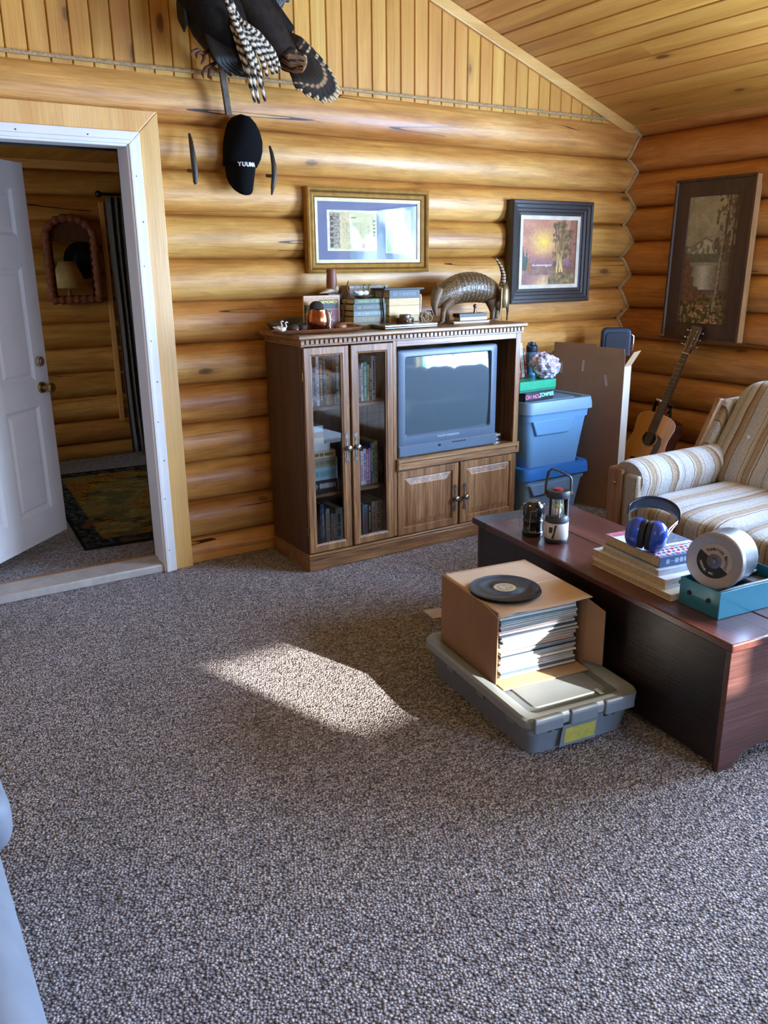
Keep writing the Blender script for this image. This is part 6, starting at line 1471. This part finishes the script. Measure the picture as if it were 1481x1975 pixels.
mb = MB(); mb.loops([uring(.022, UH-.034, .045), uring(.034, UH-.034, .05), uring(.036, UH-.006, .05), uring(.030, UH+.004, .048), uring(.010, UH+.006, .04), uring(-.012, UH-.004, .03), uring(-.016, UH-.016, .03), uring(-.045, UH-.016, .02), uring(-.050, UH-.008, .02), uring(-.06, UH-.007, .02)], True, True, True); mb.build('lid', M_greyl, tu, local=True, ang=30)
for x0, x1 in ((-.014, .098), (.128, .238), (.268, .392)):
    mb = MB(); mb.prism([(x0, UH-.044), (x1, UH-.044), (x1-.002, UH+.008), (x0+.002, UH+.008)], .030, .045, frame((0, 0, 0), (1, 0, 0), (0, 0, 1), (0, -1, 0))); mb.build('lid_clip', M_grey, tu, local=True, bevel=.004)
for x in (.055, .085, .285, .315):
    MB().box((x, -.021, UH-.064), (x+.014, -.010, UH-.046)).build('vent_slot', M_darkhole, tu, local=True)
for y in (.06, .25, .46): MB().box((-.024, y, .085), (-.006, y+.05, UH-.038)).build('side_rib', M_grey, tu, local=True, bevel=.004)
def uo(x, z): return (x, -.0145-.012*(z-.02)/.1, z)
MB().loops([[uo(.105, .014), uo(.255, .014), uo(.250, .100), uo(.110, .100)], [(q[0], q[1]-.004, q[2]) for q in (uo(.105, .014), uo(.255, .014), uo(.250, .100), uo(.110, .100))]], True, True, True).build('label_holder', M_grey, tu, local=True, bevel=.001)
def ylab(u, v):
    c = (.70, .68, .32)
    if .12 < u < .88 and .15 < v < .85 and math.sin(v*50) > .75 and fb(u, v, 14) > .45: c = (.58, .54, .30)
    return c
o = canvas('yellow_label', painted('label_paper', .6), .120, .245, .026, .086, 0, 24, 16, ylab, None)
o.data.transform(Matrix(((1, 0, 0, 0), (0, 1, -.12, -.0172), (0, 0, 1, 0), (0, 0, 0, 1)))); o.parent = tu
MB().box((.30, .02, UH-.0068), (.315, .06, UH-.0060)).build('clear_tape', plain('clear_tape_lid', 'c9d6da', .25), tu, local=True)
zt = UH-.0055
bc = at(956, 1322, 'z', zt); RM = TR(bc.x, bc.y, zt) @ RZ(R(-8.0))
rbx = thing('record_box', 'open brown cardboard box on the grey tub holding a stack of records', 'cardboard box', M=RM)
RW, RD, RH = .372, .40, .272
M_rbc = plain('record_box_shaded', '8e6c50', .8, 0, .05, 10, .0005); M_rbt = plain('record_box_lit', 'bea183', .8, 0, .05, 10, .0005)  # same card twice: shaded sides and lit top put into the colours
MB().box((0, 0, .0), (.004, RD, RH)).build('side_panel', M_rbc, rbx, local=True, smooth=False)
MB().box((RW-.004, 0, 0), (RW, RD, RH)).build('side_panel', M_rbc, rbx, local=True, smooth=False)
MB().box((.004, RD-.004, 0), (RW-.004, RD, RH)).build('rear_panel', M_rbc, rbx, local=True, smooth=False)
MB().box((.004, -.045, 0), (RW-.012, RD-.004, .004)).build('bottom_panel', M_rbt, rbx, local=True, smooth=False)
def topf(u, v):
    x = -.001+(RW+.002)*u; y = -.025*(1-abs(2*u-1)**2)*0-.006-.030*math.sin(math.pi*u)*0+(RD+.006)*v
    zz_ = RH+.001-(.012*(1-v)**3)*math.sin(math.pi*min(1, u*1.1))-.022*max(0, 1-v*4)*max(0, 1-u*5)
    return (x, y-.020*u*(1-v)**4, zz_)
MB().surf(topf, 20, 20).build('top_panel', M_rbt, rbx, local=True, solid=.004)
MB().loops([[(RW-.004, 0, .02), (RW-.004, 0, RH-.01), (RW+.012, -.085, RH-.035), (RW+.014, -.085, .03)], [(RW, 0, .02), (RW, 0, RH-.01), (RW+.016, -.085, RH-.035), (RW+.018, -.085, .03)]], True, True, True).build('flap', M_rbc, rbx, local=True, smooth=False, bevel=.0015)
MB().box((-.0006, .165, .003), (-.0001, .168, RH)).build('fold_line', M_cardin, rbx, local=True, smooth=False)
MB().box((.0, .166, RH+.0026), (RW, .170, RH+.0034)).build('fold_line', M_cream, rbx, local=True, smooth=False)
# record sleeves
cols = [('c9dbe6', 'pale blue'), ('e8e6e0', 'white'), ('3f8f9a', 'teal'), ('d9e4ea', 'icy white'), ('7da9c4', 'light blue'), ('efe9dc', 'ivory'), ('b9cfdc', 'grey blue'), ('c06a86', 'rose pink'), ('dfe6ea', 'off white'), ('2f3f5c', 'navy'), ('9fb4c4', 'slate blue'), ('243a4a', 'dark teal'), ('e6e2d6', 'cream'), ('5d7f9c', 'steel blue'), ('c9a47e', 'tan'), ('ece9e2', 'white'), ('b86a4a', 'rust orange'), ('8aa0b4', 'dull blue'), ('f0ece2', 'ivory white'), ('3a4c60', 'dark slate'), ('d2dce2', 'pale grey'), ('a9bac6', 'blue grey'), ('efeadf', 'cream white'), ('6a5a52', 'brown'), ('dde3e6', 'silver white'), ('99aebc', 'dusty blue'), ('eee8dc', 'pale cream'), ('4f6f8c', 'denim blue'), ('e2ddd0', 'bone white'), ('c0b49c', 'beige')]
zz = .0046; ns = len(cols); th = (RH-.026-zz)/ns
for i in range(ns):
    c, word = cols[ns-1-i]; rg = random.Random(i*3+1); t = th*.84
    M = RM @ TR(.020+rg.uniform(0, .010)+.005*math.sin(i*.8), .012+rg.uniform(0, .012), zz+.0002) @ RZ(R(rg.uniform(-.6, .6)))
    o = thing('record_sleeve', '%s record sleeve, %s from the top in the cardboard box' % (word, nth(ns-1-i)), 'record', group='records in the cardboard box', M=M)
    MB().box((0, 0, 0), (.318, .318, t)).build('sleeve', bookmat(c), o, local=True, smooth=False, bevel=.0008, seg=1)
    MB().box((.002, -.0004, t*.32), (.316, -.0001, t*.68)).build('spine_line', bookmat(['8a93a0', 'd9d4c6', '4a4f58'][i % 3]), o, local=True, smooth=False)
    zz += th
# loose records on the box
dc = at(974, 1138, 'z', zt+RH+.006)
M_vinyl = NT('black_vinyl'); _s = M_vinyl.n('ShaderNodeSeparateXYZ'); M_vinyl.l(M_vinyl.coord(), _s.inputs[0])
_r = M_vinyl.math('SQRT', M_vinyl.math('ADD', M_vinyl.math('POWER', _s.outputs[0], 2), M_vinyl.math('POWER', _s.outputs[1], 2)))
M_vinyl.set(Base_Color=lin('121214'), Roughness=.22, Anisotropic=.9, Specular_IOR_Level=.7)
_tn = M_vinyl.n('ShaderNodeTangent', direction_type='RADIAL', axis='Z'); M_vinyl.l(_tn.outputs[0], M_vinyl.b.inputs['Tangent'])
M_vinyl.bump(M_vinyl.math('SINE', M_vinyl.math('MULTIPLY', _r, 5200)), .15, .0006); M_vinyl = M_vinyl.m
for i in range(4):
    z0 = zt+RH+.0035+.0034*i
    pos = ['bottom', 'second from bottom', 'second from top', 'topmost'][i]
    o = thing('vinyl_record', 'loose black disc on the cardboard box, %s of four' % pos if i < 3 else 'loose black disc with a tan label, topmost of four on the cardboard box', 'record', (dc.x+.002*math.sin(i*2), dc.y+.002*math.cos(i*2.5), z0), group='loose records on the box')
    MB().lathe([(.0035, 0), (.126, 0), (.1275, .0008), (.1275, .0018), (.126, .0026), (.048, .0026), (.047, .0022), (.0035, .0022)], 64, TR(0, 0, 0), False, False).build('disc', M_vinyl, o, local=True)
    MB().lathe([(.004, .0023), (.0405, .0023), (.041, .0028), (.004, .0028)], 40, None, False, False).build('centre_label', plain('record_label_tan', '9b8a72', .5, 0, .08), o, local=True)
    if i == 3:
        q = MB(); q.lathe([(.034, .0029), (.0345, .0031), (.032, .0031), (.0325, .0029)], 40, None, False, False); q.text('S', .034, TR(-.008, .004, .003), bold=.0004); q.box((.004, -.002, .0029), (.024, 0, .0031)); q.box((.004, .006, .0029), (.02, .0085, .0031))
        q.build('label_print', plain('label_cream', 'd9cdb6', .5), o, local=True, smooth=False)
# paper scrap on the carpet
pa = at(832, 1186, 'z', 0); o = MB().box((-.035, -.05, .001), (.05, .05, .0035), TR(pa.x+.02, pa.y, .0005) @ RZ(R(-8))).build('white_envelope', plain('envelope_white', 'cfcdd2', .8)); tag(o, 'white envelope lying flat on the carpet behind the record box', 'envelope')

# ------------------------------------------------------------------ bedroom furnishings
rgm = thing('patterned_rug', 'patterned rug of dark greens, gold and rust with a leafy border in the bedroom', 'rug', (-3.0, 1.4, 0))
def rug(u, v):
    n = fb(u*1.0, v*2.2, 5, 21); n2 = fb(u*1.4, v*5, 9, 22); n3 = fb(u*3, v*6, 14, 23)
    c = mixc((.16, .15, .05), (.66, .50, .14), n2*2.0-.42)
    if n > .56: c = mixc(c, (.50, .34, .12), .8)
    if n < .40: c = mixc(c, (.16, .18, .10), .8)
    if n3 > .66: c = (.40, .22, .12)
    if fb(u, v, 3, 25) > .62: c = mixc(c, (.40, .40, .28), .5)
    if u < .10 or v < .07 or v > .93:
        c = mixc((.05, .06, .07), (.30, .33, .34), fb(u*3, v*3, 16, 24)*1.8-.5)
        if fb(u, v, 9, 26) > .62: c = (.34, .24, .16)
    if u < .012 or v < .009 or v > .991 or .10 < u < .108: c = (.05, .05, .05)
    return c
p0 = at(163, 1060, 'z', .01); p1 = at(122, 915, 'z', .01)
RGM = TR(p0.x, p0.y, 0) @ RZ(R(-4)); rgm.matrix_basis = RGM; PM[rgm.name] = RGM
rl_, rw_ = 1.95, 1.35
MB().box((0, 0, .0015), (rw_, rl_, .009)).build('backing', plain('rug_edge', '14150f', .95), rgm, local=True, bevel=.003)
o = canvas('pile', painted('rug_pile', .95, 0, .003, .1), 0, rw_, 0, rl_, 0, 110, 130, rug, None); o.data.transform(frame((0, 0, .0105), (1, 0, 0), (0, 0, 1), (0, 1, 0))); o.parent = rgm
mr = thing('wicker_mirror', 'arched mirror in a thick reddish wicker frame on the bedroom log wall', 'mirror', (-3.06, 2.90, 1.3))
my = 2.875; mx0, mx1, mz0, mz1 = -3.245, -2.885, 1.30, 1.875
def arch(o_, z_top=0):
    x0, x1, z0 = mx0+o_, mx1-o_, mz0+o_; r = (x1-x0)/2; p = [(x0, z0+.0), (x1, z0)]
    zc2 = mz1-.10
    for k in range(13): a = math.pi*k/12; p.append(((x0+x1)/2+r*math.cos(a), zc2+(.14-o_*.6)*math.sin(a)))
    return p
M_wick = plain('red_wicker', '8a4c34', .6, 0, .35, 70, .003)
pts = []; P = arch(.0); P = P+[P[0]]
for (xa, za), (xb_, zb2) in zip(P, P[1:]):
    n = max(1, int(math.hypot(xb_-xa, zb2-za)/.014))
    for k in range(n): pts.append((xa+(xb_-xa)*k/n, my-.02, za+(zb2-za)*k/n))
pts.append(pts[0])
MB().tube(pts, [.030+.006*math.sin(i*1.6) for i in range(len(pts))], 12, flat=.9, up=(0, 1, 0)).build('wicker_frame', M_wick, mr, ang=80)
mb = MB(); mb.prism(arch(.005), -my+.0, -my-.02+.04, frame((0, 0, 0), (1, 0, 0), (0, 0, 1), (0, -1, 0))) if False else mb.loops([[(x, my-.004, z) for x, z in arch(.004)], [(x, my+.015, z) for x, z in arch(.004)]], True, True, True); mb.build('backing', plain('wicker_weave', '5d3426', .8, 0, .5, 110, .004), mr)
MB().box((mx0+.045, my-.012, mz0+.035), (mx1-.045, my-.006, mz1-.135)).build('mirror_glass', plain('mirror_silver', 'e6e6e6', .02, 1, 0), mr, smooth=False)
cu = thing('bedroom_curtain', 'grey curtain bunched beside the bedroom window, right of the wicker mirror', 'curtain', (-2.66, 2.84, 0))
def curt(u, v):
    z = .03+2.045*v; w = .17-.05*math.sin(v*math.pi)*.6
    return (-2.735+w*(u)*1.0+.02*(1-v)-.03, 2.83+.028*math.sin(u*22+v*1.2)+.01*math.sin(v*9), z)
MB().surf(curt, 60, 30).build('cloth', plain('grey_cloth', '6a6668', .8, 0, .12, 20), cu, solid=.004, ang=80)
rd = thing('curtain_rod', 'dark metal curtain rod with a ball end above the bedroom window', 'curtain rod', (-2.4, 2.85, 2.09)); MB().cyl((-2.80, 2.85, 2.095), (-1.9, 2.85, 2.095), .012).build('rod', M_black, rd); MB().ball((-2.815, 2.85, 2.095), .026, 14, 10).build('finial', M_black, rd); MB().cyl((-2.70, 2.85, 2.095), (-2.70, 2.925, 2.095), .008).build('bracket', M_black, rd)
struct(MB().box((-2.805, 2.90, .30), (-2.768, 2.935, 2.04)).build('trim_12', M_trim, bevel=.003))
# reflected in the mirror: a lamp, a black hat and a round clock on the near wall of the bedroom
lm = thing('table_lamp', 'small table lamp with a yellowed cone shade, seen in the bedroom mirror', 'lamp', (-2.62, .62, .98))
MB().lathe([(.07, 0), (.07, .02), (.02, .03), (.03, .12), (.045, .2), (.02, .30), (.012, .34)], 24, TR(-2.62, .62, .985)).build('base', plain('lamp_ceramic', '8d7a5c', .3), lm); MB().lathe([(.19, .36), (.08, .62)], 32, TR(-2.62, .62, .985), False, False).build('lamp_shade', plain('yellow_shade', 'd0b476', .8), lm, solid=.003); MB().cyl((-2.62, .62, 1.32), (-2.62, .62, 1.60), .006).build('stem', M_brass, lm)
dr = thing('wall_shelf', 'wooden wall shelf under the lamp, seen in the bedroom mirror', 'shelf', (-2.45, .60, .95)); MB().box((-2.97, .34, .95), (-1.93, .87, .98)).build('board', M_oak_x, dr, bevel=.004)
for x in (-2.85, -2.05): MB().prism([(.34, .80), (.36, .80), (.80, .949), (.34, .949)], x-.015, x+.015, frame((0, 0, 0), (0, 1, 0), (0, 0, 1), (1, 0, 0))).build('bracket', M_oak_x, dr)
ht = thing('black_hat', 'wide black hat hanging on logs, seen in the bedroom mirror', 'hat', (-2.42, .39, 1.62)); K = frame((-2.40, .385, 1.62), (1, 0, 0), (0, 0, -1), (0, 1, 0)); MB().lathe([(.19, .0), (.195, .006), (.10, .01), (.098, .08), (.08, .11), (0, .115)], 36, K, True, False).build('brim_and_crown', plain('black_felt', '0c0c0d', .8), ht); MB().lathe([(.101, .012), (.102, .035), (.099, .036)], 36, K, False, False).build('hat_band', M_black, ht)

# ------------------------------------------------------------------ armchair at the lower left
ac = thing('grey_armchair', 'grey blue upholstered armchair, only its arm at the lower left edge', 'armchair', (-5.0, -2.7, 0))
M_ac = plain('grey_blue_upholstery', '79808c', .6, 0, .08, 10, .001)
MB().box((-5.40, -3.25, .05), (-4.62, -2.12, .30)).build('base', M_ac, ac, bevel=.03)
def armroll(x, ya, yb, nm):
    mb = MB(); L = []
    for y_, k in ((ya, .35), (ya-.02, .8), (ya-.06, .97), (ya-.12, 1), (yb+.2, 1), (yb, 1)):
        L.append([(x+.085*k*math.cos(a), y_, .34+.15*k*math.sin(a)) for a in [2*math.pi*q/24 for q in range(24)]])
    mb.loops(L, True, True, True); mb.build(nm, M_ac, ac, ang=60)
armroll(-4.635, -2.34, -3.3, 'arm'); armroll(-5.40, -2.34, -3.3, 'arm')
puff(-5.32, -4.71, -2.98, -2.14, .28, .46, .35).build('seat_cushion', M_ac, ac)
puff(-4.72, -4.50, -2.30, -2.02, .20, .36, .5).build('arm_front_pad', M_ac, ac)
MB().prism([(-2.95, .1), (-3.35, .1), (-3.5, .98), (-3.28, 1.0)], 4.70, 5.34, frame((0, 0, 0), (0, 1, 0), (0, 0, 1), (1, 0, 0)) @ Matrix.Scale(-1, 4, (0, 0, 1))).build('backrest', M_ac, ac, bevel=.04, seg=3)
for x in (-5.34, -4.68):
    for y in (-3.18, -2.2): MB().cyl((x, y, 0), (x, y, .055), .02).build('foot', M_oak_side, ac)
